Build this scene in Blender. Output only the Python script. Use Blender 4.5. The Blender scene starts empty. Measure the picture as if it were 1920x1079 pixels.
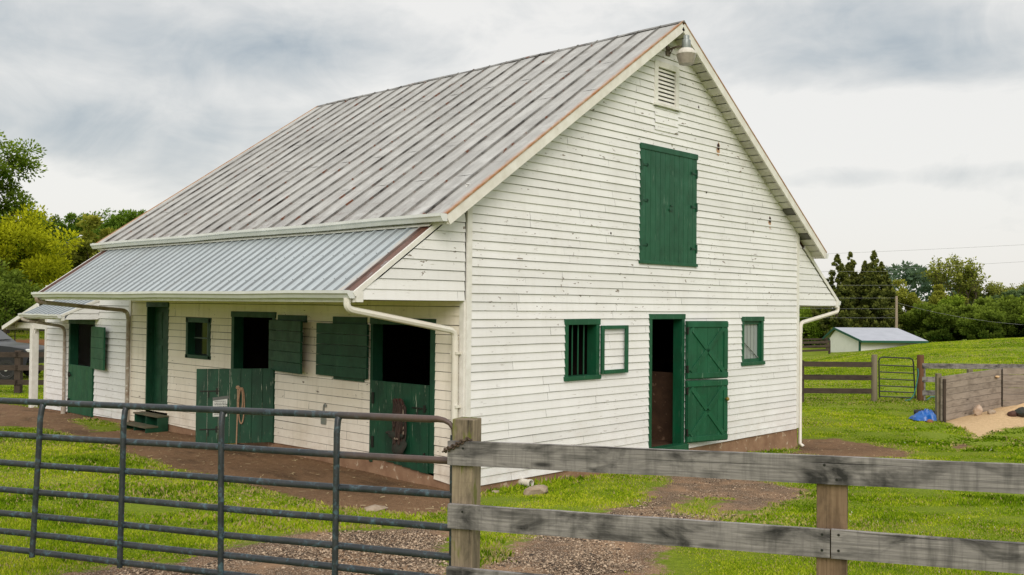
import bpy, math, random
import numpy as np
from mathutils import Vector, Matrix
random.seed(7); rng = np.random.default_rng(7)
SC = bpy.context.scene
COL = SC.collection
R = math.radians

# ------------------------------------------------------------------ site frame and terrain
CAM = (-8.7185, -9.1473, 2.404); FW = (.72394, .68986); RT = (.68986, -.72394)
def site(X, s, z=None):
    x = CAM[0]+FW[0]*s+RT[0]*X; y = CAM[1]+FW[1]*s+RT[1]*X
    return (x, y, float(gz(x, y)) if z is None else z)
QS = np.array([-3.,-.8,-.53,-.3,-.03,.1,.3,.335,.427,.532,.8,3.])
SS = np.array([0.,5.7,7.5,10,12.6,16,20,24,29,36,42,50,60,75,95,120,170,300,900])
ZT = np.array([
[.45]*12,
[.42]*12,
[.36,.36,.36,.34,.31,.31,.33,.33,.33,.33,.33,.33],
[.25,.25,.25,.2,.12,.1,.13,.14,.15,.16,.18,.18],
[.13,.13,.13,.09,-.12,-.1,-.1,-.09,-.06,-.04,0,0],
[.0,.0,.03,.03,-.15,-.2,-.27,-.26,-.22,-.18,-.1,0],
[-.08,-.08,-.05,-.1,-.2,-.3,-.42,-.38,-.32,-.28,-.2,-.1],
[-.2,-.2,-.18,-.15,-.3,-.35,-.36,-.34,-.29,-.24,-.2,-.1],
[-.33,-.33,-.36,-.3,-.35,-.35,-.33,-.31,-.25,-.12,0,0],
[-.35,-.35,-.35,-.35,-.4,-.45,-.45,-.4,-.2,0,.1,.1],
[-.1,-.1,-.1,-.3,-.4,-.55,-.58,-.5,-.16,.1,.2,.2],
[.3,.3,.25,-.1,-.4,-.7,-.8,-.65,-.1,.25,.4,.4],
[.7,.7,.65,.2,-.5,-.9,-1.3,-1.05,-.10,.36,.6,.6],
[1.2,1.2,1.1,.6,-.6,-1.2,-2.0,-1.40,-.14,.41,.7,.7],
[1.7,1.7,1.6,1,-.6,-1.5,-2.3,-2.1,-1.2,-.6,0,0],
[2.4,2.4,2.2,1.5,0,-1.5,-2.2,-2.1,-1.8,-1.5,-1,-1],
[4.5,4.5,4.5,4,1,-1,-2.4,-2.2,-2,-1.8,-1,-1],
[9,9,9,9,3,0,-2,-2,-2,-2,-1,0],
[9,9,9,9,3,0,-2,-2,-2,-2,-1,0]])
def _bil(s, q):
    i = np.clip(np.searchsorted(SS, s, side='right')-1, 0, len(SS)-2); j = np.clip(np.searchsorted(QS, q, side='right')-1, 0, len(QS)-2)
    a = np.clip((s-SS[i])/(SS[i+1]-SS[i]), 0, 1); b = np.clip((q-QS[j])/(QS[j+1]-QS[j]), 0, 1)
    return (ZT[i,j]*(1-b)+ZT[i,j+1]*b)*(1-a)+(ZT[i+1,j]*(1-b)+ZT[i+1,j+1]*b)*a
def zsX(s, X):
    s = np.asarray(s, float); X = np.asarray(X, float)
    q = np.clip(X/np.maximum(s, .5), -3, 3); z = 0
    for k in (-1, -.5, 0, .5, 1):
        for dq in (-.012, .012): z = z+.1*_bil(np.maximum(s*(1+.1*k), 0), q+dq)
    return z
def gz(x, y):
    dx = np.asarray(x, float)-CAM[0]; dy = np.asarray(y, float)-CAM[1]
    return zsX(dx*FW[0]+dy*FW[1], dx*RT[0]+dy*RT[1])

# ------------------------------------------------------------------ mesh builder
class MB:
    def __init__(s): s.v=[]; s.f=[]; s.uv=[]; s.mi=[]; s.col=[]
    def face(s, pts, uv=None, mi=0, col=1.0):
        n=len(s.v); s.v.extend([tuple(p) for p in pts]); s.f.append(tuple(range(n, n+len(pts))))
        s.uv.extend(uv if uv else [(p[0]+p[1], p[2]) for p in pts]); s.mi.append(mi); s.col.append(col)
    def box(s, c, size, M=None, mi=0, col=None, off=None):
        """box with centre c, size and 3x3 axes M (columns); uv: u along the longest axis in metres"""
        M = M or Matrix.Identity(3); c=Vector(c); h=[d/2 for d in size]
        L = max(range(3), key=lambda i: size[i])
        ou, ov = off if off else (random.uniform(0,50), random.uniform(0,50))
        cc = random.uniform(.86,1.1) if col is None else col
        for ax in range(3):
            a,b = [i for i in range(3) if i!=ax]
            if b==L: a,b=b,a
            for sg in (-1,1):
                pts=[]; uv=[]
                for (p,q) in ((-1,-1),(1,-1),(1,1),(-1,1)):
                    l=[0,0,0]; l[ax]=sg*h[ax]; l[a]=p*h[a]; l[b]=q*h[b]
                    pts.append(c+M@Vector(l)); uv.append((ou+l[a]+ax*3.1, ov+l[b]+sg*.7))
                e=(pts[1]-pts[0]).cross(pts[2]-pts[1])
                if e.dot(M@Vector([sg if i==ax else 0 for i in range(3)]))<0: pts.reverse(); uv.reverse()
                s.face(pts,uv,mi,cc)
    def bar(s, p, q, w, h, up=(0,0,1), mi=0, col=None):
        p=Vector(p); q=Vector(q); x=(q-p); L=x.length; x.normalize(); up=Vector(up)
        y=up.cross(x).normalized(); z=x.cross(y)
        s.box((p+q)/2, (L,w,h), Matrix((x,y,z)).transposed(), mi, col)
    def ring_tube(s, rings, closed_ends=True, mi=0, col=1.0):
        n=len(rings[0]); base=len(s.v)
        for r in rings: s.v.extend([tuple(p) for p in r])
        for i in range(len(rings)-1):
            for k in range(n):
                a=base+i*n+k; b=base+i*n+(k+1)%n
                s.f.append((a,b,b+n,a+n)); s.mi.append(mi); s.col.append(col)
                s.uv.extend([(i*.1,k/n),(i*.1,(k+1)/n),((i+1)*.1,(k+1)/n),((i+1)*.1,k/n)])
        if closed_ends:
            for i,rev in ((0,True),(len(rings)-1,False)):
                idx=[base+i*n+k for k in range(n)]
                if rev: idx.reverse()
                s.f.append(tuple(idx)); s.mi.append(mi); s.col.append(col); s.uv.extend([(0,0)]*n)
    def tube(s, path, r, n=10, mi=0, square=False, closed=False, col=1.0):
        P=[Vector(p) for p in path]; rr = r if isinstance(r,(list,tuple)) else [r]*len(P)
        rings=[]; up=None
        for i,p in enumerate(P):
            t=(P[min(i+1,len(P)-1)]-P[max(i-1,0)]).normalized()
            if closed: t=(P[(i+1)%len(P)]-P[i-1]).normalized()
            if up is None:
                up=Vector((0,0,1)) if abs(t.z)<.9 else Vector((1,0,0))
            y=up.cross(t).normalized(); x=t.cross(y); up=x
            ph=math.pi/n if square else 0
            rings.append([p+(y*math.cos(2*math.pi*k/n+ph)+x*math.sin(2*math.pi*k/n+ph))*rr[i] for k in range(n)])
        if closed: rings.append(rings[0])
        s.ring_tube(rings, not closed, mi, col)
    def lathe(s, c, prof, n=20, M=None, mi=0, col=1.0):
        M=M or Matrix.Identity(3); c=Vector(c)
        s.ring_tube([[c+M@Vector((r*math.cos(2*math.pi*k/n), r*math.sin(2*math.pi*k/n), z)) for k in range(n)] for r,z in prof], True, mi, col)
    def extrude(s, poly, a, b, mi=0, col=1.0):
        """poly: list of Vectors at start a (offset vectors), extruded from a to b"""
        a=Vector(a); b=Vector(b)
        s.ring_tube([[a+Vector(p) for p in poly],[b+Vector(p) for p in poly]], True, mi, col)
    def rock(s, c, r, seed, col=1.0, flat=.7):
        rd=random.Random(seed); import bmesh
        bm=bmesh.new(); bmesh.ops.create_icosphere(bm, subdivisions=2, radius=1)
        ax=[Vector((rd.gauss(0,1),rd.gauss(0,1),rd.gauss(0,1))).normalized() for _ in range(9)]
        cut=[rd.uniform(.6,.95) for _ in ax]
        n=len(s.v)
        for v in bm.verts:
            p=v.co.copy()
            for a,k in zip(ax,cut):
                d=p.dot(a)
                if d>k: p-=a*(d-k)
            s.v.append((c[0]+p.x*r[0], c[1]+p.y*r[1], c[2]+p.z*r[2]*flat))
        for f in bm.faces:
            s.f.append(tuple(n+v.index for v in f.verts)); s.mi.append(0); s.col.append(col); s.uv.extend([(0,0)]*3)
        bm.free()
    def build(s, name, mats, parent=None, smooth=False, bevel=0, loc=None):
        base = Vector(loc) if loc else (Vector(parent_loc(parent)) if parent else Vector((0,0,0)))
        me=bpy.data.meshes.new(name)
        va=np.array(s.v,float).reshape(-1,3)-np.array(base)
        me.from_pydata([tuple(p) for p in va],[],s.f)
        uvl=me.uv_layers.new(name='UVMap'); uvl.data.foreach_set('uv',np.array(s.uv,float).ravel())
        at=me.attributes.new('tint','FLOAT','FACE'); at.data.foreach_set('value',np.array(s.col,float))
        if not isinstance(mats,(list,tuple)): mats=[mats]
        for m in mats: me.materials.append(m)
        me.polygons.foreach_set('material_index',s.mi)
        if smooth:
            me.polygons.foreach_set('use_smooth',[True]*len(s.f))
            try: me.set_sharp_from_angle(angle=R(40))
            except Exception: pass
        if bevel:
            import bmesh
            bm=bmesh.new(); bm.from_mesh(me); bmesh.ops.remove_doubles(bm,verts=bm.verts,dist=.0002); bm.to_mesh(me); bm.free()
        me.update()
        o=bpy.data.objects.new(name,me); COL.objects.link(o)
        if parent: o.parent=parent
        elif loc: o.location=loc
        if bevel:
            b=o.modifiers.new('bevel','BEVEL'); b.width=bevel; b.segments=2; b.limit_method='ANGLE'
        return o
def build_each(mb,name,mats,parent,smooth=False,bevel=0):
    n=len(mb.v); par=list(range(n))
    def fd(i):
        while par[i]!=i: par[i]=par[par[i]]; i=par[i]
        return i
    # boxes keep four vertices per face: weld by position
    key={}
    for i,p in enumerate(mb.v):
        k=(round(p[0],4),round(p[1],4),round(p[2],4)); 
        if k in key: par[fd(i)]=fd(key[k])
        else: key[k]=i
    for f in mb.f:
        for i in f[1:]: par[fd(i)]=fd(f[0])
    groups={}; u=0
    for fi,f in enumerate(mb.f):
        groups.setdefault(fd(f[0]),[]).append((fi,u)); u+=len(f)
    out=[]
    for g in groups.values():
        m=MB()
        for fi,u in g: m.face([mb.v[i] for i in mb.f[fi]],mb.uv[u:u+len(mb.f[fi])],mb.mi[fi],mb.col[fi])
        if smooth or bevel: pass
        out.append(m.build(name,mats,parent,smooth,bevel))
    return out
def parent_loc(o):
    v=Vector((0,0,0))
    while o: v+=o.location; o=o.parent
    return v
def thing(name,label,cat,loc,group=None):
    o=bpy.data.objects.new(name,None); COL.objects.link(o); o.location=loc; o.empty_display_size=.2
    return tag(o,label,cat,group)
def tag(o,label=None,cat=None,group=None,kind=None):
    if label: o['label']=label
    if cat: o['category']=cat
    if group: o['group']=group
    if kind: o['kind']=kind
    return o

# ------------------------------------------------------------------ material helpers
def newmat(name):
    m=bpy.data.materials.new(name); m.use_nodes=True; nt=m.node_tree
    return m,nt,nt.nodes['Principled BSDF']
def nd(nt,t,**k):
    n=nt.nodes.new(t)
    for a,b in k.items(): setattr(n,a,b)
    return n
def setin(nt,sock,v):
    if isinstance(v,bpy.types.NodeSocket): nt.links.new(v,sock)
    elif isinstance(v,(tuple,list)) and len(v)==3 and sock.type=='RGBA': sock.default_value=(*v,1)
    else: sock.default_value=v
def coord(nt,kind='Object',scale=(1,1,1),rot=(0,0,0)):
    if kind=='UV': n=nd(nt,'ShaderNodeUVMap').outputs[0]
    elif kind=='Pos': n=nd(nt,'ShaderNodeNewGeometry').outputs['Position']
    else: n=nd(nt,'ShaderNodeTexCoord').outputs[kind]
    if scale==(1,1,1) and rot==(0,0,0): return n
    mp=nd(nt,'ShaderNodeMapping'); mp.inputs['Scale'].default_value=scale; mp.inputs['Rotation'].default_value=rot
    nt.links.new(n,mp.inputs['Vector']); return mp.outputs[0]
def noise(nt,vec,scale=5,detail=3,rough=.55,dist=0):
    n=nd(nt,'ShaderNodeTexNoise'); nt.links.new(vec,n.inputs['Vector']); n.inputs['Scale'].default_value=scale
    n.inputs['Detail'].default_value=detail; n.inputs['Roughness'].default_value=rough; n.inputs['Distortion'].default_value=dist
    return n.outputs['Fac']
def mr(nt,v,a,b,c=0,d=1):
    n=nd(nt,'ShaderNodeMapRange'); setin(nt,n.inputs[0],v)
    for i,x in enumerate((a,b,c,d)): n.inputs[i+1].default_value=x
    return n.outputs[0]
def mth(nt,op,a,b=0.0,c=None):
    n=nd(nt,'ShaderNodeMath',operation=op); setin(nt,n.inputs[0],a); setin(nt,n.inputs[1],b)
    if c is not None: setin(nt,n.inputs[2],c)
    return n.outputs[0]
def mix(nt,f,a,b,mode='MIX'):
    n=nd(nt,'ShaderNodeMix',data_type='RGBA',blend_type=mode); setin(nt,n.inputs[0],f); setin(nt,n.inputs[6],a); setin(nt,n.inputs[7],b)
    return n.outputs[2]
def attr(nt,name,out='Fac'):
    n=nd(nt,'ShaderNodeAttribute',attribute_name=name); return n.outputs[out]
def tinted(nt,c,amt=1.0):
    t=attr(nt,'tint'); g=mth(nt,'MULTIPLY_ADD',t,amt,1-amt)
    cc=nd(nt,'ShaderNodeCombineColor'); [nt.links.new(g,cc.inputs[i]) for i in range(3)]
    return mix(nt,1.0,c,cc.outputs[0],'MULTIPLY')
def bump(nt,b,h,strength=.3,dist=.01):
    n=nd(nt,'ShaderNodeBump'); n.inputs['Strength'].default_value=strength; n.inputs['Distance'].default_value=dist
    nt.links.new(h,n.inputs['Height']); nt.links.new(n.outputs[0],b.inputs['Normal'])
def sep(nt,v):
    n=nd(nt,'ShaderNodeSeparateXYZ'); nt.links.new(v,n.inputs[0]); return n.outputs

def m_siding(name,ca,cb,chip=.5,dirt=.3,stretch=(1,1,1)):
    m,nt,b=newmat(name); p=coord(nt,'Pos')
    c=mix(nt,mr(nt,noise(nt,p,1.3,4),.35,.7),ca,cb)
    c=tinted(nt,c,.6)
    vs=coord(nt,'Pos',(9,9,.8))                                  # vertical grime streaks
    c=mix(nt,mth(nt,'MULTIPLY',mr(nt,noise(nt,vs,1.2,3),.5,.8),dirt),c,(.36,.31,.22))
    hs=coord(nt,'Pos',(2.2,2.2,26))                              # cracks along the boards
    cr=mth(nt,'MULTIPLY',mr(nt,noise(nt,hs,2.2,4,.65),.620,.68),mr(nt,noise(nt,p,.75,3,.6),.52,.62))
    c=mix(nt,mth(nt,'MULTIPLY',cr,.75*chip),c,(.30,.26,.20))
    fs=coord(nt,'Pos',(5,5,13))                                  # flaked patches, bare grey wood
    fl=mth(nt,'MULTIPLY',mr(nt,noise(nt,fs,1.5,5,.6),.695-.055*chip,.715-.055*chip),mth(nt,'ADD',mr(nt,noise(nt,p,1.1,2),.48,.56),mr(nt,noise(nt,p,.45,2),.56,.62,0,.8)))
    f2=mth(nt,'MULTIPLY',mr(nt,noise(nt,coord(nt,'Pos',(1.6,1.6,6.5)),1.3,6,.68),.665,.68),mr(nt,noise(nt,p,.6,2),.5,.58)); fl=mth(nt,'MAXIMUM',fl,f2)
    if chip>1: hi=mr(nt,sep(nt,p)[2],1.7,2.7,.22,1.0); fl=mth(nt,'MULTIPLY',fl,hi)
    wood=mix(nt,noise(nt,coord(nt,'Pos',(8,8,60)),2,2),(.10,.075,.055),(.30,.25,.20))
    c=mix(nt,fl,c,wood)
    z_=sep(nt,p)[2]
    sp=mth(nt,'MULTIPLY',mr(nt,z_,.75,.0,0,1),mr(nt,noise(nt,coord(nt,'Pos',(1,1,1.6)),3.5,6,.7),.40,.68))   # mud splashed up from the ground
    c=mix(nt,mth(nt,'MULTIPLY',sp,.20+dirt*.9),c,(.34,.22,.13))
    st=mth(nt,'MULTIPLY',mr(nt,noise(nt,coord(nt,'Pos',(1.3,1.3,1.0)),1.05,5,.6),.60,.78),mr(nt,noise(nt,coord(nt,'Pos',(1,1,14)),2,3),.3,.7))
    c=mix(nt,mth(nt,'MULTIPLY',st,.16+dirt*.75),c,(.46,.33,.20))
    nt.links.new(c,b.inputs['Base Color']); b.inputs['Roughness'].default_value=.6; b.inputs['Specular IOR Level'].default_value=.3
    h=mth(nt,'SUBTRACT',noise(nt,hs,4,3),mth(nt,'MULTIPLY',mth(nt,'ADD',fl,cr),.6))
    bump(nt,b,h,.35,.006); return m
def m_plain(name,ca,cb=None,rough=.5,metal=0,scale=8,spots=None,vstr=None,bmp=.15,spec=.4,tint=.0,soft=.05,fade=None):
    m,nt,b=newmat(name); p=coord(nt,'Pos'); cb=cb or tuple(x*.75 for x in ca)
    n=noise(nt,p,scale,5,.6)
    c=mix(nt,mr(nt,n,.3,.7),ca,cb)
    if tint: c=tinted(nt,c,tint)
    if fade: c=mix(nt,mth(nt,'MULTIPLY',mr(nt,noise(nt,coord(nt,'Pos',(3,3,1.1)),1.4,6,.65),.45,.75),fade[1]),c,fade[0])
    if vstr:   # (colour, amount) vertical drips and scrapes
        d=mr(nt,noise(nt,coord(nt,'Pos',(30,30,2.6)),1.6,4,.6),.62,.68)
        c=mix(nt,mth(nt,'MULTIPLY',mth(nt,'MULTIPLY',d,mr(nt,noise(nt,p,2.4,2),.42,.6)),vstr[1]),c,vstr[0])
    if spots: # (colour, threshold)
        c=mix(nt,mr(nt,noise(nt,p,scale*2.3,5,.65),spots[1],spots[1]+soft),c,spots[0])
    nt.links.new(c,b.inputs['Base Color'])
    nt.links.new(mr(nt,n,.2,.8,max(0,rough-.1),min(1,rough+.15)),b.inputs['Roughness'])
    b.inputs['Metallic'].default_value=metal; b.inputs['Specular IOR Level'].default_value=spec
    if bmp: bump(nt,b,n,bmp,.01)
    return m
def m_wood(name,ca,cb,cc,knots=True,grain=(1.2,38,1),blot=.5,rough=.8,moss=None,bands=0):
    m,nt,b=newmat(name); p=coord(nt,'UV')
    def mp(sc):
        k=nd(nt,'ShaderNodeMapping'); k.inputs['Scale'].default_value=sc; nt.links.new(p,k.inputs['Vector']); return k.outputs[0]
    g=noise(nt,mp(grain),2.2,6,.65,.6)
    c=mix(nt,mr(nt,g,.28,.72),ca,cb)
    c=mix(nt,mth(nt,'MULTIPLY',mr(nt,noise(nt,mp((2.2,5,1)),1.4,5,.6,.4),.47,.66),blot),c,cc)
    sw=mr(nt,noise(nt,mp((48,3,1)),1.0,2),.56,.74)             # sawn cross marks
    c=mix(nt,mth(nt,'MULTIPLY',sw,.45),c,cb)
    if bands: c=mix(nt,mth(nt,'MULTIPLY',mr(nt,noise(nt,mp((11,1.4,1)),1.0,4,.65),.5,.68),.5),c,cc)
    ck=mr(nt,noise(nt,mp((.7,75,1)),1.1,3,.5,.5),.655,.68)      # dark checks along the grain
    c=mix(nt,mth(nt,'MULTIPLY',ck,.7),c,tuple(x*.35 for x in cc))
    if knots:
        vo=nd(nt,'ShaderNodeTexVoronoi'); nt.links.new(mp((1.5,6.2,1)),vo.inputs['Vector']); vo.inputs['Scale'].default_value=1.0
        kd=mr(nt,mth(nt,'ADD',vo.outputs['Distance'],mth(nt,'MULTIPLY',g,.08)),.10,.17,1,0)
        c=mix(nt,mth(nt,'MULTIPLY',kd,.85),c,tuple(x*.3 for x in cc))
    if moss: c=mix(nt,mth(nt,'MULTIPLY',mr(nt,noise(nt,coord(nt,'Pos',(9,9,2.2)),1.5,4),.58,.66),moss[1]),c,moss[0])
    c=tinted(nt,c,.7)
    nt.links.new(c,b.inputs['Base Color']); b.inputs['Roughness'].default_value=rough; b.inputs['Specular IOR Level'].default_value=.2
    bump(nt,b,mth(nt,'SUBTRACT',g,mth(nt,'MULTIPLY',ck,.8)),.5,.006); return m
def m_leaf(name,ca,cb,trans=.25):
    m,nt,b=newmat(name)
    t=attr(nt,'tint'); c=mix(nt,t,ca,cb)
    nt.nodes.remove(b); out=nt.nodes['Material Output']
    d=nd(nt,'ShaderNodeBsdfDiffuse'); tr=nd(nt,'ShaderNodeBsdfTranslucent'); mx=nd(nt,'ShaderNodeMixShader')
    nt.links.new(c,d.inputs[0]); nt.links.new(mix(nt,1.0,c,(1.0,1.0,.5),'MULTIPLY'),tr.inputs[0]); mx.inputs[0].default_value=trans
    nt.links.new(d.outputs[0],mx.inputs[1]); nt.links.new(tr.outputs[0],mx.inputs[2]); nt.links.new(mx.outputs[0],out.inputs[0]); return m
def m_roof():
    m,nt,b=newmat('painted_tin'); p=coord(nt,'Pos'); s=sep(nt,p)
    u=coord(nt,'Pos',(.9,5.5,.9))                               # streaks running down the slope
    c=mix(nt,mr(nt,noise(nt,u,1.4,5,.6),.3,.72),(.49,.485,.465),(.315,.31,.295))
    c=mix(nt,mr(nt,noise(nt,p,.8,4,.6),.42,.70,0,.65),c,(.25,.245,.235)); c=mix(nt,mr(nt,noise(nt,coord(nt,'Pos',(2.2,1.6,2.2)),1.6,5,.7),.52,.68,0,.5),c,(.57,.57,.555))
    fu=mth(nt,'FRACT',mth(nt,'ADD',mth(nt,'MULTIPLY',s[2],.92),mth(nt,'MULTIPLY',mth(nt,'FLOOR',mth(nt,'DIVIDE',mth(nt,'ADD',s[1],.304),.45)),.37)))
    c=mix(nt,mth(nt,'MULTIPLY',mr(nt,fu,.0,.012,1,0),.45),c,(.16,.13,.11))
    fr=mth(nt,'FRACT',mth(nt,'DIVIDE',mth(nt,'ADD',s[1],.304),.45))
    ds=mth(nt,'MINIMUM',fr,mth(nt,'SUBTRACT',1.0,fr))            # distance to the nearest seam
    near=mr(nt,ds,.0,.13,1,0)
    c=mix(nt,mth(nt,'MULTIPLY',near,mr(nt,noise(nt,coord(nt,'Pos',(1.1,3.5,1.1)),1.7,6,.7),.42,.62,0,1.0)),c,(.10,.062,.045))
    ru=mth(nt,'MULTIPLY',mr(nt,noise(nt,coord(nt,'Pos',(1.5,7,1.5)),2.2,5,.7),.62,.72),mr(nt,noise(nt,p,.5,2),.42,.62))
    c=mix(nt,mth(nt,'MULTIPLY',ru,.8),c,(.14,.07,.045))
    ed=mr(nt,s[1],-.16,-.28,0,1)                                 # rusty verge
    c=mix(nt,mth(nt,'MULTIPLY',ed,mr(nt,noise(nt,p,9,4,.7),.36,.56)),c,(.42,.15,.035))
    ev=mth(nt,'MULTIPLY',mr(nt,s[2],3.95,3.5,0,1),mr(nt,noise(nt,p,7,5,.7),.5,.66))
    c=mix(nt,mth(nt,'MULTIPLY',ev,.7),c,(.12,.07,.055))
    nt.links.new(c,b.inputs['Base Color']); b.inputs['Roughness'].default_value=.5; b.inputs['Metallic'].default_value=.08
    bump(nt,b,noise(nt,coord(nt,'Pos',(1,3,1)),2.5,3),.35,.03); return m
def m_corr():
    m,nt,b=newmat('galvalume_sheet'); p=coord(nt,'Pos'); s=sep(nt,p)
    c=mix(nt,mr(nt,noise(nt,coord(nt,'Pos',(.6,6,.6)),1.3,4),.3,.7),(.50,.555,.58),(.40,.45,.475))
    c=mix(nt,mth(nt,'MULTIPLY',mr(nt,noise(nt,p,14,4,.6),.5,.75),.35),c,(.27,.29,.31)); c=mix(nt,mth(nt,'MULTIPLY',mr(nt,noise(nt,coord(nt,'Pos',(.35,2.2,.35)),1.2,5,.65),.5,.7),.5),c,(.33,.35,.355)); c=mix(nt,mth(nt,'MULTIPLY',mr(nt,mth(nt,'FRACT',mth(nt,'DIVIDE',s[1],.914)),.0,.02,1,0),.6),c,(.14,.15,.155))
    e1=mr(nt,mth(nt,'ABSOLUTE',mth(nt,'SUBTRACT',s[1],.07)),.10,.14,1,0)
    e2=mr(nt,mth(nt,'ABSOLUTE',mth(nt,'SUBTRACT',s[1],9.52)),.09,.13,1,0)
    rs=mth(nt,'MULTIPLY',mth(nt,'MAXIMUM',e1,e2),mr(nt,noise(nt,coord(nt,'Pos',(2,6,2)),1.7,4,.6),.26,.40))
    c=mix(nt,rs,c,mix(nt,noise(nt,p,6,4),(.075,.03,.022),(.20,.085,.05)))
    w=mth(nt,'MULTIPLY',mr(nt,mth(nt,'ABSOLUTE',mth(nt,'SUBTRACT',s[1],.25)),.04,.12,1,0),mr(nt,noise(nt,coord(nt,'Pos',(2,9,2)),2,3),.4,.6))
    c=mix(nt,mth(nt,'MULTIPLY',w,.8),c,(.55,.48,.40))
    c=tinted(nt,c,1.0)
    nt.links.new(c,b.inputs['Base Color']); b.inputs['Roughness'].default_value=.42; b.inputs['Metallic'].default_value=.25; return m
def m_ground():
    m,nt,b=newmat('ground_cover'); p=coord(nt,'Pos')
    a=nd(nt,'ShaderNodeAttribute',attribute_name='cover'); cs=nd(nt,'ShaderNodeSeparateColor'); nt.links.new(a.outputs['Color'],cs.inputs[0])
    n1=noise(nt,p,2.2,6,.62); n2=noise(nt,p,14,5,.65); n3=noise(nt,p,.22,3,.5); n4=noise(nt,p,60,3,.6)
    edge=mth(nt,'ADD',mth(nt,'MULTIPLY',mth(nt,'SUBTRACT',n1,.5),1.5),mth(nt,'MULTIPLY',mth(nt,'SUBTRACT',n2,.5),.9))
    gr=mix(nt,mr(nt,n2,.3,.72),(.105,.150,.006),(.265,.330,.018))
    gr=mix(nt,mr(nt,n1,.52,.75,0,.55),gr,(.26,.235,.045))
    gr=mix(nt,mr(nt,n3,.4,.65,0,.6),gr,(.25,.33,.035))
    gr=mix(nt,mr(nt,n4,.35,.7,0,.5),gr,(.055,.095,.013))
    far=mr(nt,nd(nt,'ShaderNodeCameraData').outputs['View Distance'],0,1,0,0)
    d1=mix(nt,mr(nt,noise(nt,p,.9,5,.6),.36,.64),(.245,.142,.078),(.150,.086,.048)); d1=mix(nt,mr(nt,n2,.45,.7,0,.6),d1,(.33,.205,.12))
    d1=mix(nt,mr(nt,n4,.46,.66,0,.8),d1,(.13,.080,.048)); d1=mix(nt,mr(nt,noise(nt,coord(nt,'Pos',(1,.35,1),(0,0,.5)),1.6,6,.7),.52,.64,0,.75),d1,(.078,.048,.028)); d1=mix(nt,mr(nt,noise(nt,p,150,2),.60,.68,0,.7),d1,(.44,.34,.24))
    vo=nd(nt,'ShaderNodeTexVoronoi'); nt.links.new(p,vo.inputs['Vector']); vo.inputs['Scale'].default_value=64
    st=nd(nt,'ShaderNodeSeparateColor'); nt.links.new(vo.outputs['Color'],st.inputs[0])
    d2=mix(nt,st.outputs[0],(.22,.155,.11),(.66,.53,.40)); d2=mix(nt,mr(nt,st.outputs[1],.6,.9,0,.8),d2,(.44,.24,.13))
    d2=mix(nt,mr(nt,vo.outputs['Distance'],.25,.5),d2,(.11,.075,.05)); d2=mix(nt,mr(nt,n1,.42,.66,0,.8),d2,(.36,.225,.135))
    d3=mix(nt,mr(nt,n2,.3,.7),(.66,.47,.27),(.46,.31,.165)); d3=mix(nt,mr(nt,n4,.45,.7,0,.6),d3,(.74,.58,.37))
    d4=mix(nt,mr(nt,n2,.3,.7),(.34,.15,.07),(.24,.12,.06))
    c=gr
    for ch,col in ((0,d1),(1,d2),(2,d3)):
        c=mix(nt,mr(nt,mth(nt,'ADD',cs.outputs[ch],mth(nt,'MULTIPLY',edge,.75)),.42,.58),c,col)
    o=attr(nt,'orange'); c=mix(nt,mr(nt,mth(nt,'ADD',o,mth(nt,'MULTIPLY',edge,.5)),.4,.6),c,d4)
    nt.links.new(c,b.inputs['Base Color']); b.inputs['Roughness'].default_value=.95; b.inputs['Specular IOR Level'].default_value=.1
    bump(nt,b,mth(nt,'ADD',mth(nt,'MULTIPLY',n2,.6),mth(nt,'MULTIPLY',n4,.5)),.7,.05); return m

GABLE=m_siding('white_clapboard_paint',(.805,.80,.80),(.735,.727,.718),1.15,.09)
SIDE=m_siding('cream_drop_siding_paint',(.88,.82,.73),(.80,.73,.62),.6,.24)
WHITE=m_plain('white_trim_paint',(.80,.785,.75),(.66,.64,.59),.5,spots=((.30,.25,.19),.70))
SOFFIT=m_plain('soffit_board_paint',(.74,.72,.67),(.56,.53,.47),.7,spots=((.05,.035,.025),.66),scale=5,tint=.9)
RAKE=m_plain('rusty_rake_paint',(.78,.76,.715),(.64,.61,.55),.55,spots=((.36,.15,.05),.68),scale=6)
GUTTER=m_plain('gutter_enamel',(.72,.73,.715),(.60,.61,.60),.35,scale=3,spots=((.42,.40,.34),.72),bmp=.05)
RUSTPIPE=m_plain('rusty_downspout',(.24,.17,.12),(.46,.42,.36),.5,scale=6,spots=((.6,.58,.53),.60))
PIPEWHITE=m_plain('white_drain_pipe',(.74,.72,.65),(.66,.61,.52),.4,scale=4,bmp=.05)
GREEN=m_plain('green_door_paint',(.004,.082,.034),(.006,.060,.026),.45,scale=5,spots=((.06,.16,.10),.70),tint=.8,fade=((.014,.108,.052),.8),vstr=((.20,.30,.22),.45))
GREENW=m_plain('worn_green_paint',(.005,.066,.031),(.007,.044,.022),.5,scale=5,vstr=((.42,.46,.36),.8),spots=((.28,.33,.25),.715),tint=.45,fade=((.003,.026,.014),.9))
GREEND=m_plain('dark_green_paint',(.006,.060,.028),(.005,.040,.020),.5,scale=6,tint=.8,fade=((.012,.085,.043),.8),vstr=((.10,.19,.13),.35))
IRON=m_plain('black_hinge_iron',(.012,.02,.016),(.03,.025,.02),.5,.4,20)
BRASS=m_plain('brass_knob',(.62,.42,.12),(.45,.3,.1),.3,.9)
STUCCO=m_plain('brown_stucco',(.34,.215,.135),(.21,.12,.075),.9,scale=3,spots=((.46,.36,.26),.60),bmp=.6,spec=.1)
SHADEWOOD=m_plain('stable_shade_wood',(.014,.010,.008),(.008,.006,.005),.9,scale=4,spec=.1)  # near-black colour stands in for the shade inside the stable
STALL=m_plain('stall_board_wood',(.10,.055,.032),(.05,.028,.018),.8,scale=4,spots=((.19,.12,.08),.62),spec=.2)
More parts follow.
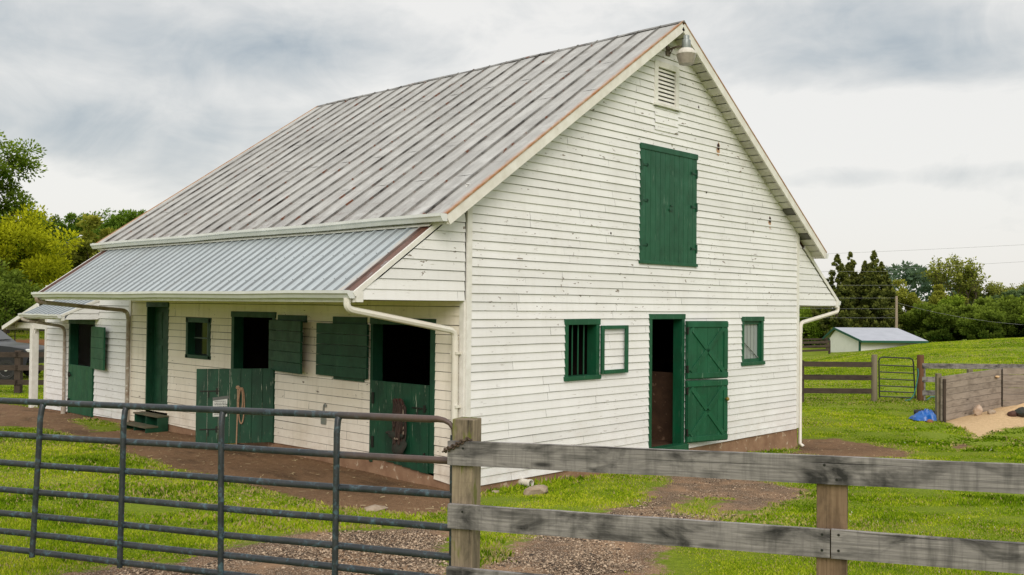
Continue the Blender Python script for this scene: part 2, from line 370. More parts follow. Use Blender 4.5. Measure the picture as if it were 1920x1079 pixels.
ROOF=m_roof(); CORR=m_corr()
SEAM=m_plain('rusty_seam',(.018,.014,.011),(.36,.355,.34),.6,.1,2.4,spots=((.15,.055,.028),.60))
RAILWOOD=m_wood('grey_fence_board',(.34,.315,.30),(.125,.116,.112),(.030,.029,.028),blot=1.0,bands=1)
POSTOLD=m_wood('weathered_post',(.36,.29,.20),(.17,.13,.09),(.055,.046,.032),moss=((.13,.15,.02),.8),blot=.75)
POSTNEW=m_wood('brown_post',(.27,.185,.115),(.155,.10,.06),(.04,.028,.018),knots=False,blot=.7)
RAILDARK=m_wood('dark_fence_board',(.085,.062,.047),(.045,.034,.027),(.02,.016,.014))
POSTROUND=m_wood('round_post_wood',(.26,.22,.15),(.15,.125,.085),(.07,.06,.04),knots=False)
POSTBROWN=m_wood('brown_round_post',(.17,.085,.04),(.10,.05,.026),(.04,.022,.014),knots=False)
BINWOOD=m_wood('silvered_bin_board',(.36,.31,.26),(.22,.18,.145),(.12,.095,.075),blot=.6)
GATEPAINT=m_plain('worn_blue_grey_pipe_paint',(.022,.029,.036),(.045,.048,.052),.40,.15,9,spots=((.075,.130,.160),.53),bmp=.2,soft=.16)
def m_gatetop():
    m=GATEPAINT.copy(); m.name='pipe_paint_rusting_at_latch'; nt=m.node_tree; b=nt.nodes['Principled BSDF']; l=b.inputs['Base Color'].links[0]; src=l.from_socket
    p=coord(nt,'Pos'); y=sep(nt,p)[1]; f=mr(nt,mth(nt,'ADD',y,mth(nt,'MULTIPLY',noise(nt,p,5,4),.5)),-3.75,-4.35,0,1)
    nt.links.new(mix(nt,f,src,mix(nt,noise(nt,p,14,4),(.055,.042,.040),(.135,.085,.068))),b.inputs['Base Color']); return m
GATETOP=m_gatetop()
GATERUST=m_plain('rust_brown_pipe',(.105,.072,.062),(.050,.042,.042),.45,.12,6,spots=((.16,.09,.065),.6),bmp=.2)
CHAIN=m_plain('rusty_chain',(.12,.08,.055),(.06,.045,.035),.6,.5,30)
BLACK=m_plain('black_gate_paint',(.012,.013,.014),(.02,.02,.02),.4)
GLASS_,_n,_b=newmat('old_window_glass'); _b.inputs['Base Color'].default_value=(.30,.33,.33,1); _b.inputs['Roughness'].default_value=.12; _b.inputs['Transmission Weight'].default_value=.0
CLEAR,_n,_b=newmat('clear_pane'); _b.inputs['Base Color'].default_value=(.9,.92,.9,1); _b.inputs['Roughness'].default_value=.02; _b.inputs['Transmission Weight'].default_value=1.0; _b.inputs['IOR'].default_value=1.02
DARKGLASS,_n,_b=newmat('dark_pane'); _b.inputs['Base Color'].default_value=(.01,.014,.014,1); _b.inputs['Roughness'].default_value=.1

# ------------------------------------------------------------------ ground
POLY={'apron':[(-14.5,26),(-12.86,24.27),(-10.01,21.85),(-8.19,20.35),(-6.59,18.53),(-4.22,16.68),(-2.19,14.88),(-.85,13.01),(-.36,12.72),(-.64,10.97),(-1.03,10.57),(-1.52,10.73),(-2.1,10.67),(-2.49,11.39),(-3.47,12.38),(-4.66,13.45),(-6.36,15.49),(-8.0,17.49),(-9.2,18.52),(-9.8,18.51),(-12,19.5),(-16,22)],
'island':[(-9.1,19.99),(-8.98,20.35),(-7.92,19.55),(-7.25,18.07),(-7.66,17.82)],
'gravelL':[(-3.6,6.6),(-3.35,7.18),(-3.13,7.5),(-2.68,7.78),(-2.47,8.37),(-2.27,8.66),(-1.99,9.13),(-1.34,9.52),(-.64,9.95),(-.47,7.47),(-.4,6.6)],
'gravelR':[(-.3,6.6),(-.27,7.49),(-.22,7.89),(.02,8.65),(.47,10.16),(1.09,11.36),(1.55,11.98),(2.3,14.2),(2.41,14.86),(2.93,15.43),(3.81,14.26),(4.19,13.44),(3.57,12.35),(2.72,11.07),(2.0,10.22),(1.49,9.02),(1.27,8.2),(1.13,7.55),(1.0,6.6)],
'spot':[(1.79,11.39),(2.35,12.75),(2.8,12.55),(2.56,11.31),(2.06,10.84)],
'bare':[(6.14,20.46),(6.91,20.4),(7.33,19.12),(7.58,18.08),(7.02,17.32),(5.83,17.47),(5.45,18.13),(5.0,17.5)],
'bare2':[(8.57,18.82),(9.12,19.29),(8.79,18.46),(8.34,18.09)],
'saw':[(10.39,22.98),(10.6,23.6),(12.4,26.2),(14.2,27.5),(16,27),(16,23),(11.82,22.07),(11.0,21.54),(10.3,20.74),(9.72,20.14),(9.99,21.05),(10.23,22.2)],
'orange':[(-40,50),(-26.8,50.4),(-27.24,52.35),(-20,53.5),(-14,52),(-14,46.5),(-22.94,46.65),(-24.26,45.67),(-40,45)]}
def sdist(X,S,poly):
    P=np.stack([X,S],-1); n=len(poly); d=np.full(X.shape,1e9); inside=np.zeros(X.shape,bool)
    for i in range(n):
        a=np.array(poly[i]); b=np.array(poly[(i+1)%n]); e=b-a
        w=P-a; t=np.clip((w@e)/(e@e),0,1); d=np.minimum(d,np.hypot(*(np.moveaxis(w-t[...,None]*e,-1,0))))
        c=((a[1]>S)!=(b[1]>S))&(X<(b[0]-a[0])*(S-a[1])/((b[1]-a[1]) if b[1]!=a[1] else 1e-9)+a[0]); inside^=c
    return np.where(inside,d,-d)
def cover(X,S):
    f=lambda k,w: np.clip(.5+sdist(X,S,POLY[k])/(2*w),0,1)
    r=np.maximum(np.maximum(f('apron',.35)*(1-f('island',.3)),f('bare',.35)*.93),f('bare2',.2)*.85)
    g=np.maximum(f('gravelL',.35),f('gravelR',.35)*(1-.7*f('spot',.3)))
    return r,g,f('saw',.3),f('orange',1.5)
ang=np.concatenate([np.linspace(-math.pi,-.95,30)[:-1],np.linspace(-.95,.95,420),np.linspace(.95,math.pi,30)[1:]])
rad=[.3]
while rad[-1]<900: rad.append(rad[-1]*(1.0085 if 5<rad[-1]<45 else 1.06))
rad=np.array(rad); A,D=np.meshgrid(ang,rad); X=D*np.sin(A); S=D*np.cos(A)
Z=zsX(np.hypot(S,X*.35)*np.where(S>0,1,0)+0*X,X) if False else zsX(np.maximum(S,.35*np.abs(X)+.3),X)
SAWH=lambda X,S: .16*np.clip(sdist(X,S,POLY['saw'])/1.2,0,1)*np.clip((S-20.5)/3,0,1)
Z=Z+SAWH(X,S)*(D<60)
WX=CAM[0]+FW[0]*S+RT[0]*X; WY=CAM[1]+FW[1]*S+RT[1]*X
Z=Z+np.where((D>5)&(D<45),.012*np.sin(WX*3.1+1.3*np.sin(WY*2.3))*np.sin(WY*2.7+np.sin(WX*1.9)),0)
nr,nc=A.shape; idx=np.arange(nr*nc).reshape(nr,nc)
q=np.stack([idx[:-1,:-1],idx[:-1,1:],idx[1:,1:],idx[1:,:-1]],-1).reshape(-1,4)
me=bpy.data.meshes.new('ground'); me.vertices.add(nr*nc); me.vertices.foreach_set('co',np.stack([WX,WY,Z],-1).ravel())
me.loops.add(q.size); me.loops.foreach_set('vertex_index',q.ravel()); me.polygons.add(len(q)); me.polygons.foreach_set('loop_start',np.arange(0,q.size,4)); me.update(calc_edges=True)
me.polygons.foreach_set('use_smooth',[True]*len(q))
r_,g_,b_,o_=cover(X,S)
ca=me.color_attributes.new('cover','FLOAT_COLOR','POINT'); ca.data.foreach_set('color',np.stack([r_,g_,b_,np.ones_like(r_)],-1).ravel())
oa=me.attributes.new('orange','FLOAT','POINT'); oa.data.foreach_set('value',o_.ravel())
me.materials.append(m_ground()); go=bpy.data.objects.new('ground',me); COL.objects.link(go); tag(go,kind='structure')

def tri_mesh(name,verts,tris,tint,mat,nper):
    me=bpy.data.meshes.new(name); n=len(verts); me.vertices.add(n); me.vertices.foreach_set('co',verts.ravel())
    f=tris.shape[0]; k=tris.shape[1]
    me.loops.add(f*k); me.loops.foreach_set('vertex_index',tris.ravel().astype(np.int32)); me.polygons.add(f); me.polygons.foreach_set('loop_start',np.arange(0,f*k,k)); me.update(calc_edges=True)
    at=me.attributes.new('tint','FLOAT','FACE'); at.data.foreach_set('value',np.repeat(tint,nper).astype(float))
    me.materials.append(mat); return me
def vnoise(x,y,sc,seed=0):
    x=x*sc+seed*17.3; y=y*sc+seed*9.1; xi=np.floor(x); yi=np.floor(y); fx=x-xi; fy=y-yi; fx=fx*fx*(3-2*fx); fy=fy*fy*(3-2*fy)
    h=lambda a,b: (np.sin(a*127.1+b*311.7)*43758.5453)%1
    return (h(xi,yi)*(1-fx)+h(xi+1,yi)*fx)*(1-fy)+(h(xi,yi+1)*(1-fx)+h(xi+1,yi+1)*fx)*fy
def m_grass():
    m,nt,b=newmat('grass_blade'); out=nt.nodes['Material Output']; nt.nodes.remove(b)
    rp=nd(nt,'ShaderNodeValToRGB'); nt.links.new(attr(nt,'tint'),rp.inputs[0]); e=rp.color_ramp.elements
    e[0].position=0; e[0].color=(.046,.088,.003,1); e[1].position=1; e[1].color=(.80,.80,.74,1)
    for p_,c_ in ((.30,(.135,.240,.009)),(.60,(.30,.40,.016)),(.80,(.50,.54,.045)),(.86,(.46,.38,.17)),(.97,(.40,.31,.15))):
        k=e.new(p_); k.color=(*c_,1)
    d=nd(nt,'ShaderNodeBsdfDiffuse'); tr=nd(nt,'ShaderNodeBsdfTranslucent'); mx=nd(nt,'ShaderNodeMixShader'); mx.inputs[0].default_value=.3
    nt.links.new(rp.outputs[0],d.inputs[0]); nt.links.new(rp.outputs[0],tr.inputs[0]); nt.links.new(d.outputs[0],mx.inputs[1]); nt.links.new(tr.outputs[0],mx.inputs[2]); nt.links.new(mx.outputs[0],out.inputs[0]); return m
def grass():
    N=1900000
    s=5.8*np.exp(rng.random(N)**.85*math.log(92/5.8)); X=s*rng.uniform(-.66,.64,N)
    r,g,b,o=cover(X,s); x=CAM[0]+FW[0]*s+RT[0]*X; y=CAM[1]+FW[1]*s+RT[1]*X
    ns=.55*vnoise(x,y,1.7)+.45*vnoise(x,y,6,3)
    cov=np.maximum(np.maximum(r,g),np.maximum(b,o))+(ns-.5)*.75
    inb=((x>-.05)&(x<9.25)&(y>-.03)&(y<9.8))|((x>-.05)&(x<6)&(y>9.7)&(y<14.2))
    keep=((cov<.50)&~inb&(rng.random(N)<.45+.55*ns)&(rng.random(N)<np.clip((95-s)/30,0,1)))|((cov<.60)&~inb&(rng.random(N)<.06))
    x,y,s,ns,X,cov=x[keep],y[keep],s[keep],ns[keep],X[keep],cov[keep]; n=len(x)
    bp=np.stack([x,y,zsX(s,X)-.008],-1)
    lush=np.clip(1.2*vnoise(x,y,.9,5)-.1,0,1)
    h=rng.uniform(.014,.036,n)*(.55+.85*lush)*(1+np.clip(s-8,0,60)*.006); w=(.0032+.00072*s)*rng.uniform(.7,1.3,n)
    near=np.full(n,9.)                                            # longer uncut tufts at walls and posts
    near=np.minimum(near,np.where((x>-.1)&(x<9.4),np.abs(y+.05),9)); near=np.minimum(near,np.where((y>10)&(y<14),np.abs(x+.05),9))
    for px,py in ((18.87,2.56),(19.8,1.58),(15.28,-.48),(1.74,20.5),(.05,15.1),(17.4,4.07)): near=np.minimum(near,np.hypot(x-px,y-py)-.1)
    h=h*(1+1.6*np.clip(1-near/.35,0,1)*rng.uniform(.2,1,n)); weed=(vnoise(x,y,.8,11)>.66)&(rng.random(n)<.25)&(s<22); h=np.where(weed,h*1.5,h); w=np.where(weed,w*2.2,w)
    a=rng.uniform(0,2*math.pi,n); ln=rng.uniform(.1,.9,n); a2=rng.uniform(0,2*math.pi,n)
    dx=np.stack([np.cos(a)*w,np.sin(a)*w,np.zeros(n)],-1)
    tip=bp+np.stack([np.cos(a2)*ln*h,np.sin(a2)*ln*h,h],-1)
    V=np.stack([bp-dx,bp+dx,tip],1).reshape(-1,3)
    t=np.clip(-.06+.40*vnoise(x,y,.55,2)+.38*vnoise(x,y,3.3,8)+.22*vnoise(x,y,.17,6)+rng.normal(0,.14,n)+.1*ns,0,.80)
    dry=(rng.random(n)<.05+.40*np.clip((cov-.12)/.3,0,1)+.30*np.clip((vnoise(x,y,.33,13)-.58)*5,0,1)*(.4+.6*vnoise(x,y,2.1,15))); t=np.where(dry,rng.uniform(.82,.96,n),t)
    t=np.where(weed&~dry,np.clip(t-.18,0,1),t); fl=(rng.random(n)<.0010)&(s<20); t=np.where(fl,1.0,t); h=np.where(fl,.03,h)
    T=np.arange(3*n).reshape(-1,3)
    o=bpy.data.objects.new('grass',tri_mesh('grass',V,T,t,m_grass(),1)); COL.objects.link(o)
    tag(o,'short mown green pasture grass growing around the barn','grass',kind='stuff')
grass()
def gravel():
    n=20000; X=rng.uniform(-3.6,4.3,n*6); s=rng.uniform(6.6,15,n*6); r,g,b,o=cover(X,s)
    x=CAM[0]+FW[0]*s+RT[0]*X; y=CAM[1]+FW[1]*s+RT[1]*X
    k=(g+(vnoise(x,y,2.3,4)-.5)*.9>.62)&(rng.random(n*6)<np.clip((14-s)/7,.1,1)); X,s,x,y=X[k][:n],s[k][:n],x[k][:n],y[k][:n]; n=len(x)
    oc=np.array([[1,0,0],[-1,0,0],[0,1,0],[0,-1,0],[0,0,1],[0,0,-1.]]); of=np.array([[0,2,4],[2,1,4],[1,3,4],[3,0,4],[2,0,5],[1,2,5],[3,1,5],[0,3,5]])
    sz=rng.gamma(3,.0018,n)+.004; sc=rng.uniform(.6,1.3,(n,6,3))*oc; rot=rng.uniform(0,6.28,n); c,d=np.cos(rot)[:,None],np.sin(rot)[:,None]
    vx=sc[...,0]*c-sc[...,1]*d; vy=sc[...,0]*d+sc[...,1]*c
    V=np.stack([vx,vy,sc[...,2]*.6],-1)*sz[:,None,None]+np.stack([x,y,zsX(s,X)+sz*.2],-1)[:,None]
    T=(np.arange(n)[:,None,None]*6+of).reshape(-1,3)
    o=bpy.data.objects.new('gravel',tri_mesh('gravel',V.reshape(-1,3),T,np.where(rng.random(n)<.25,rng.random(n)*.12,.3+.7*rng.random(n)),m_leaf('gravel_stone',(.065,.052,.044),(.60,.46,.33),0),8)); COL.objects.link(o)
    tag(o,'loose grey and tan gravel on the path past the fence','gravel',kind='stuff')
gravel()
def litter():
    n=1300; X=rng.uniform(-13,7.6,n*12); s=rng.uniform(9.5,22,n*12); r,g,b,o=cover(X,s); k=(r>.45)&(rng.random(n*12)<np.clip(9/s,.2,1)); X,s=X[k][:n],s[k][:n]; n=len(X)
    x=CAM[0]+FW[0]*s+RT[0]*X; y=CAM[1]+FW[1]*s+RT[1]*X; ok=~((x>-.1)&(y>-.1)&(x<9.3)); X,s,x,y=X[ok],s[ok],x[ok],y[ok]; n=len(x)
    a=rng.uniform(0,6.28,n); l=rng.uniform(.008,.05,n)*np.where(rng.random(n)<.5,.35,1); w=rng.uniform(.003,.009,n); c,d=np.cos(a),np.sin(a); z=zsX(s,X)+.014+.012*np.sin(x*3.1+1.3*np.sin(y*2.3))*np.sin(y*2.7+np.sin(x*1.9))
    P=lambda u,v,h: np.stack([x+c*u*l-d*v*w,y+d*u*l+c*v*w,z+h],-1)
    V=np.stack([P(-1,-1,0),P(1,-1,.006),P(1,1,.008),P(-1,1,.002)],1).reshape(-1,3)
    o=bpy.data.objects.new('straw_litter',tri_mesh('straw_litter',V,np.arange(4*n).reshape(-1,4),rng.random(n),m_leaf('straw',(.16,.10,.06),(.52,.42,.25),0),1)); COL.objects.link(o)
    tag(o,'bits of straw and chaff strewn over the dirt yard','straw',kind='stuff')
litter()

# ------------------------------------------------------------------ barn
W,L,LA=9.2,9.716,14.08
barn=thing('barn','large white clapboard horse barn with grey tin roof and green doors','barn',(0,0,0))
def siding(mb,P,z0,z1,exp,alim,holes,thick=.016,zb=None,seed=0,joint=3.6,lift=0,groove=0,gcol=-.30):
    rd=random.Random(seed); nrow=int(math.ceil((z1-z0)/exp)); ph=[rd.uniform(0,6) for _ in range(4)]
    for r in range(nrow):
        za0=z0+r*exp; zb0=min(za0+exp,z1)
        cuts=sorted({za0,zb0}|{h for H in holes for h in H[2:] if za0+1e-4<h<zb0-1e-4})
        wob=rd.uniform(-.0025,.0025); js=[]; a=alim(za0)[0]+rd.uniform(.6,joint)
        while a<alim(za0)[1]: js.append(a); a+=rd.uniform(joint*.55,joint*1.3)
        tints={}
        for c0,c1 in zip(cuts[:-1],cuts[1:]):
            mid=(c0+c1)/2; lo,hi=alim(mid); sp=[(lo,hi)]
            for h in holes:
                if h[2]<mid<h[3]:
                    n=[]
                    for a,b in sp:
                        if h[1]<=a or h[0]>=b: n.append((a,b))
                        else:
                            if h[0]>a: n.append((a,h[0]))
                            if h[1]<b: n.append((h[1],b))
                    sp=n
            for a,b in sp:
                br=[a]+[j for j in js if a+.05<j<b-.05]+[b]
                for k,(p,q_) in enumerate(zip(br[:-1],br[1:])):
                    key=sum(1 for j in js if j<(p+q_)/2)
                    if key not in tints: tints[key]=(rd.uniform(.90,1.04),rd.uniform(-.0018,.0018),rd.uniform(-.002,.003))
                    tn,dz,do=tints[key]
                    pp=p+(.0018 if k>0 else 0); qq=q_-(.0018 if k<len(br)-2 else 0)
                    m=max(1,int((qq-pp)/.6)); g=[pp+(qq-pp)*i/m for i in range(m+1)]
                    for u,v in zip(g[:-1],g[1:]):
                        def vert(aa,zz,edge):
                            if edge and aa==a and a==lo: aa=alim(zz)[0]
                            if edge and aa==b and b==hi: aa=alim(zz)[1]
                            w=.0022*math.sin(aa*1.7+ph[0]+r)+.0015*math.sin(aa*4.1+ph[1]+r*2.3)+wob+dz
                            zq=zz+(w if zz==za0 else 0)+(.012 if zz==zb0 and zb0<z1-1e-4 else 0)
                            if zb: zq=max(zq,zb(aa))
                            off=thick*(1-(zz-za0)/exp)+.003+lift+do*(1-(zz-za0)/exp)
                            return aa,zq,off
                        A=vert(u,c0,True);B=vert(v,c0,True);C=vert(v,c1,True);Dd=vert(u,c1,True)
                        if Dd[1]<=A[1]+1e-3 and C[1]<=B[1]+1e-3: continue
                        if c0==za0: mb.face([P(A[0],A[1],lift-.004),P(B[0],B[1],lift-.004),P(*B),P(*A)],None,0,tn)
                        if groove and c1==zb0 and C[1]-groove-.012>B[1] and Dd[1]-groove-.012>A[1]:
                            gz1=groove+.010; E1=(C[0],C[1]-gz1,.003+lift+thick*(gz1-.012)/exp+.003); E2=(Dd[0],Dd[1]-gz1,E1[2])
                            mb.face([P(*A),P(*B),P(*E1),P(*E2)],None,0,tn); mb.face([P(*E2),P(*E1),P(C[0],C[1],.0005),P(Dd[0],Dd[1],.0005)],None,0,gcol); continue  # groove face coloured dark to paint in the shadow line under each lap
                        mb.face([P(*A),P(*B),P(*C),P(*Dd)],None,0,tn)
PG=lambda a,z,o:(a,-o,z); PS=lambda a,z,o:(-o,a,z)
SL=.683; ZR=7.10; ZE=lambda x: ZR-.10-SL*abs(x-W/2)            # underside of the roof boards
def glim(z):
    d=(ZR-.10-z)/SL; return max(.09,W/2-d),min(W-.09,W/2+d)
G_LOFT=(3.81,5.449,3.098,5.029); G_DOOR=(4.094,5.111,.0,2.279); G_WL=(1.994,2.799,1.31,2.204); G_WR=(6.996,7.789,1.339,2.23); G_LV=(4.185,4.885,5.695,6.44)
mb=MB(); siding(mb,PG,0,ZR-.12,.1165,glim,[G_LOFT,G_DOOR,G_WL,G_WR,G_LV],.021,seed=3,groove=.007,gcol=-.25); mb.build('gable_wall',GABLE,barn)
D2=(.571,1.97,.0,2.2); D1=(4.465,5.836,.0,2.245); MD=(8.12,9.01,.0,2.39); SW=(5.69*1.15,6.4627*1.15,1.378,2.117)
zbt=lambda y: float(np.interp(y,[0,1.9,4.5,6.6,8.1,9.7,14.1],[0,.17,.13,.07,.10,.02,-.09]))
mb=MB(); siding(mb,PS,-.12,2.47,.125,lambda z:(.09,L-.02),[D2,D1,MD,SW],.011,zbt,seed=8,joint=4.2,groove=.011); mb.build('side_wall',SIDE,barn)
DA=(11.39,12.74,-.2,1.99)
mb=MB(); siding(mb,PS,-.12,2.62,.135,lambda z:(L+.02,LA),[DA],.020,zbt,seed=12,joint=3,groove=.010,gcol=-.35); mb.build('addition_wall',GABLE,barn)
# remaining shell: far gable, far side wall, addition end and roof
mb=MB()
mb.face([(.02,L,-.1),(W-.02,L,-.1),(W-.02,L,ZE(W)),(W/2,L,ZR-.12),(.02,L,ZE(0))])
mb.face([(W,.1,-.5),(W,L,-.5),(W,L,ZE(W)-.02),(W,.1,ZE(W)-.02)])
mb.face([(.001,.1,2.40),(.001,L,2.40),(.001,L,ZE(0)-.02),(.001,.1,ZE(0)-.02)])
mb.face([(.0,LA,-.2),(4,LA,-.2),(4,LA,2.9),(.0,LA,2.58)]); mb.face([(4,L,-.2),(4,LA,-.2),(4,LA,2.95),(4,L,2.95)]); mb.build('shell_wall',GABLE,barn)
mb=MB(); mb.face([(-.06,L+.02,2.60),(-.06,LA+.06,2.60),(4.2,LA+.06,2.95),(4.2,L+.02,2.95)]); mb.box((-.05,(L+LA)/2+.04,2.575),(.02,LA-L,.05)); mb.build('addition_roof',CORR,barn)
# foundation
mb=MB()
def fstrip(P,aa,top,bot,off):
    for u,v in zip(aa[:-1],aa[1:]):
        j=lambda a:.008*math.sin(a*7.3)+.006*math.sin(a*17.1)
        mb.face([P(u,bot(u),off+.05+j(u)),P(v,bot(v),off+.05+j(v)),P(v,(top(v)+bot(v))/2,off+.012+j(v+1)),P(u,(top(u)+bot(u))/2,off+.012+j(u+1))])
        mb.face([P(u,(top(u)+bot(u))/2,off+.012+j(u+1)),P(v,(top(v)+bot(v))/2,off+.012+j(v+1)),P(v,top(v)+.03,off-.004),P(u,top(u)+.03,off-.004)])
fstrip(PG,list(np.linspace(-.02,W,46)),lambda a:0.0,lambda a:-.6,-.006)
fstrip(PS,list(np.linspace(-.02,LA,60)),zbt,lambda a:-.5,-.004); mb.build('foundation',STUCCO,barn)
# inner lining and partitions (near-black to keep the openings dark), floor, loft floor, stall partition
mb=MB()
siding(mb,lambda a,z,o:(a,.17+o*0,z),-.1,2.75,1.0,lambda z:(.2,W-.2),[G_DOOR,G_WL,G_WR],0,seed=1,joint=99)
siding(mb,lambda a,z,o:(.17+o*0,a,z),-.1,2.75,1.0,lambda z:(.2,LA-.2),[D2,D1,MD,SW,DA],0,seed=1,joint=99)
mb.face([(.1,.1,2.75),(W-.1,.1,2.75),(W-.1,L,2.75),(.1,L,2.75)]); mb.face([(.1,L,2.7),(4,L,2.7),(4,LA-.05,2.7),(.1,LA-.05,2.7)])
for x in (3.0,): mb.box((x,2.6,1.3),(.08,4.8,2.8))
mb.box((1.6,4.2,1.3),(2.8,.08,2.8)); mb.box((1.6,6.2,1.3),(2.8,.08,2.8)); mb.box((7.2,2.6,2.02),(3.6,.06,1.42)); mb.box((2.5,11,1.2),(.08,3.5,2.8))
mb.build('interior_lining',SHADEWOOD,barn)
mb=MB(); mb.box((7.2,2.55,.65),(3.6,.05,1.32)); mb.box((5.42,1.4,.62),(.05,2.3,1.26)); mb.build('stall_partition',STALL,barn)
mb=MB(); mb.face([(.05,.05,.06),(W-.05,.05,.06),(W-.05,LA,.06),(.05,LA,.06)]); mb.build('floor',STALL,barn)
# corner boards
mb=MB()
mb.box((.0425,-.012,1.90),(.089,.030,3.78)); mb.box((-.012,.044,1.24),(.030,.084,2.45)); mb.box((W-.045,-.012,1.97),(.094,.030,3.92))
mb.box((-.014,L,1.23),(.034,.09,2.40)); mb.box((-.014,LA-.04,1.33),(.034,.09,2.85)); build_each(mb,'corner_board',WHITE,barn)
# main roof: pans with standing seams, underside, verge boards, soffit
Y0,Y1=-.304,10.0; XE=-.63
mb=MB()
def rz(x): return ZR-SL*abs(x-W/2)
for sx in (0,1):
    xa=W/2; xb=XE if sx==0 else W-XE
    ns=int(round((Y1-Y0)/.45)); ys=[Y0+.45*i for i in range(ns)]+[Y1]
    rows=[0,.22,.41,.63,.82,1.0]
    for i,(ya,yb) in enumerate(zip(ys[:-1],ys[1:])):
        for ta,tb in zip(rows[:-1],rows[1:]):
            x1=xa+(xb-xa)*ta; x2=xa+(xb-xa)*tb; ym=(ya+yb)/2; bl=.006*math.sin(i*3+ta*9)
            for (p,q_,h1,h2) in ((ya,ym,0,bl),(ym,yb,bl,0)):
                mb.face([(x1,p,rz(x1)+h1),(x2,p,rz(x2)+h1-.002),(x2,q_,rz(x2)+h2-.002),(x1,q_,rz(x1)+h2)])
        if i>0:
            d=Vector((xb-xa,0,rz(xb)-rz(xa))); n=Vector((-d.z,0,d.x)).normalized()
            if n.z<0: n=-n
            k=7; pts=[Vector((xa,ya,rz(xa)))+d*(j/k) for j in range(k+1)]
            for j in range(k):
                jw=random.uniform(-.004,.004); mb.bar(pts[j]+n*.011+Vector((0,jw,0)),pts[j+1]+n*.011+Vector((0,jw+random.uniform(-.003,.003),0)),.012+.006*math.sin(i*2.7+j*1.9)**2 if not (sx==0 and ((i in (2,3) and 1<=j<=4) or (i==1 and j>=5) or (i==4 and j==2))) else .030,.030,n,1,random.uniform(.5,1.2) if not (sx==0 and i in (1,2,3,4)) else .5)
    mb.bar((xa,Y0+.012,rz(xa)+.006),(xb,Y0+.012,rz(xb)+.006),.03,.022,(0,0,1),2); mb.bar((xa,Y1-.012,rz(xa)+.006),(xb,Y1-.012,rz(xb)+.006),.03,.022,(0,0,1),2)
roof=mb.build('roof',[ROOF,SEAM,m_plain('rust_verge_metal',(.42,.30,.20),(.34,.125,.035),.6,.1,7)],barn)
mb=MB(); 
for i in range(12):
    ya=Y0-.01+(Y1-Y0+.02)*i/12; yb=Y0-.01+(Y1-Y0+.02)*(i+1)/12; dz=.008*math.sin(i*1.9)
    mb.extrude([(-.07,0,-.035),(0,0,.018),(.07,0,-.035),(0,0,-.01)],(W/2,ya,ZR+dz),(W/2,yb,ZR+.008*math.sin((i+1)*1.9)))
mb.build('ridge_cap',SEAM,roof)
mb=MB()
for sx in (-1,1):
    xe=XE+.03 if sx<0 else W-XE-.03; xm=W/2
    mb.bar((xm,-.285,rz(xm)-.085),(xe,-.285,rz(xe)-.085),.028,.14,(0,0,1)); mb.bar((xm,Y1-.02,rz(xm)-.08),(xe,Y1-.02,rz(xe)-.08),.028,.14,(0,0,1))
build_each(mb,'verge_board',RAKE,roof)
mb=MB()
for sx in (-1,1):
    xe=XE+.05 if sx<0 else W-XE-.05; n=32
    for i in range(n):
        t0=i/n+.0015; t1=(i+1)/n-.0015; x0=W/2+(xe-W/2)*t0; x1=W/2+(xe-W/2)*t1
        dark=.12 if (sx>0 and i in (24,28)) else random.uniform(.8,1.05)
        mb.face([(x0,-.272,rz(x0)-.115),(x1,-.272,rz(x1)-.115),(x1,0.02,rz(x1)-.115),(x0,0.02,rz(x0)-.115)],None,0,dark)
    for i in range(14):                                            # eave soffits along the sides
        ya=.02+(Y1-.05)*i/14; yb=.02+(Y1-.05)*(i+1)/14; xi=0.01 if sx<0 else W-.01
        mb.face([(xi,ya,rz(xi)-.118),(xe,ya,rz(xe)-.118),(xe,yb-.004,rz(xe)-.118),(xi,yb-.004,rz(xi)-.118)],None,0,random.uniform(.8,1.0))
    mb.box((xe,(Y0+Y1)/2,rz(xe)-.085),(.025,Y1-Y0-.06,.13),None,0,1)
mb.build('soffit',SOFFIT,roof)
# K-profile gutters
def gutter(name,x,z,ya,yb,sg=-1,w=.115,h=.095,parent=barn):
    mb=MB(); pr=[(0,0),(0,-h),(sg*w*.62,-h),(sg*w*.80,-h*.55),(sg*w,-h*.35),(sg*w,0.004),(sg*w*.93,.004),(sg*w*.93,-h*.3),(sg*w*.72,-h*.5),(sg*w*.56,-h*.9),(sg*.006,-h*.9),(sg*.006,0)]
    n=8
    for i in range(n):
        y1=ya+(yb-ya)*i/n; y2=ya+(yb-ya)*(i+1)/n; d1=.006*math.sin(i*2.1); d2=.006*math.sin((i+1)*2.1)
        mb.ring_tube([[Vector((x+p[0],y1,z+p[1]+d1)) for p in pr],[Vector((x+p[0],y2,z+p[1]+d2)) for p in pr]],i in (0,n-1))
    for y in (ya,yb): mb.face([(x,y+(-.002 if y==ya else .002),z),(x,y+(-.002 if y==ya else .002),z-h),(x+sg*w*.62,y+(-.002 if y==ya else .002),z-h),(x+sg*w,y+(-.002 if y==ya else .002),z-h*.35),(x+sg*w,y+(-.002 if y==ya else .002),z)])
    k=int((yb-ya)/.75)
    for i in range(k+1):
        y=ya+.1+(yb-ya-.2)*i/k; mb.box((x+sg*w*.5,y,z+.004),(w,.012,.006))
    return mb.build(name,GUTTER,parent)
gutter('gutter',XE+.01,3.535,Y0+.0,Y1-.02); gutter('gutter',W-XE-.01,3.51,Y0,Y1-.02,1,.09)
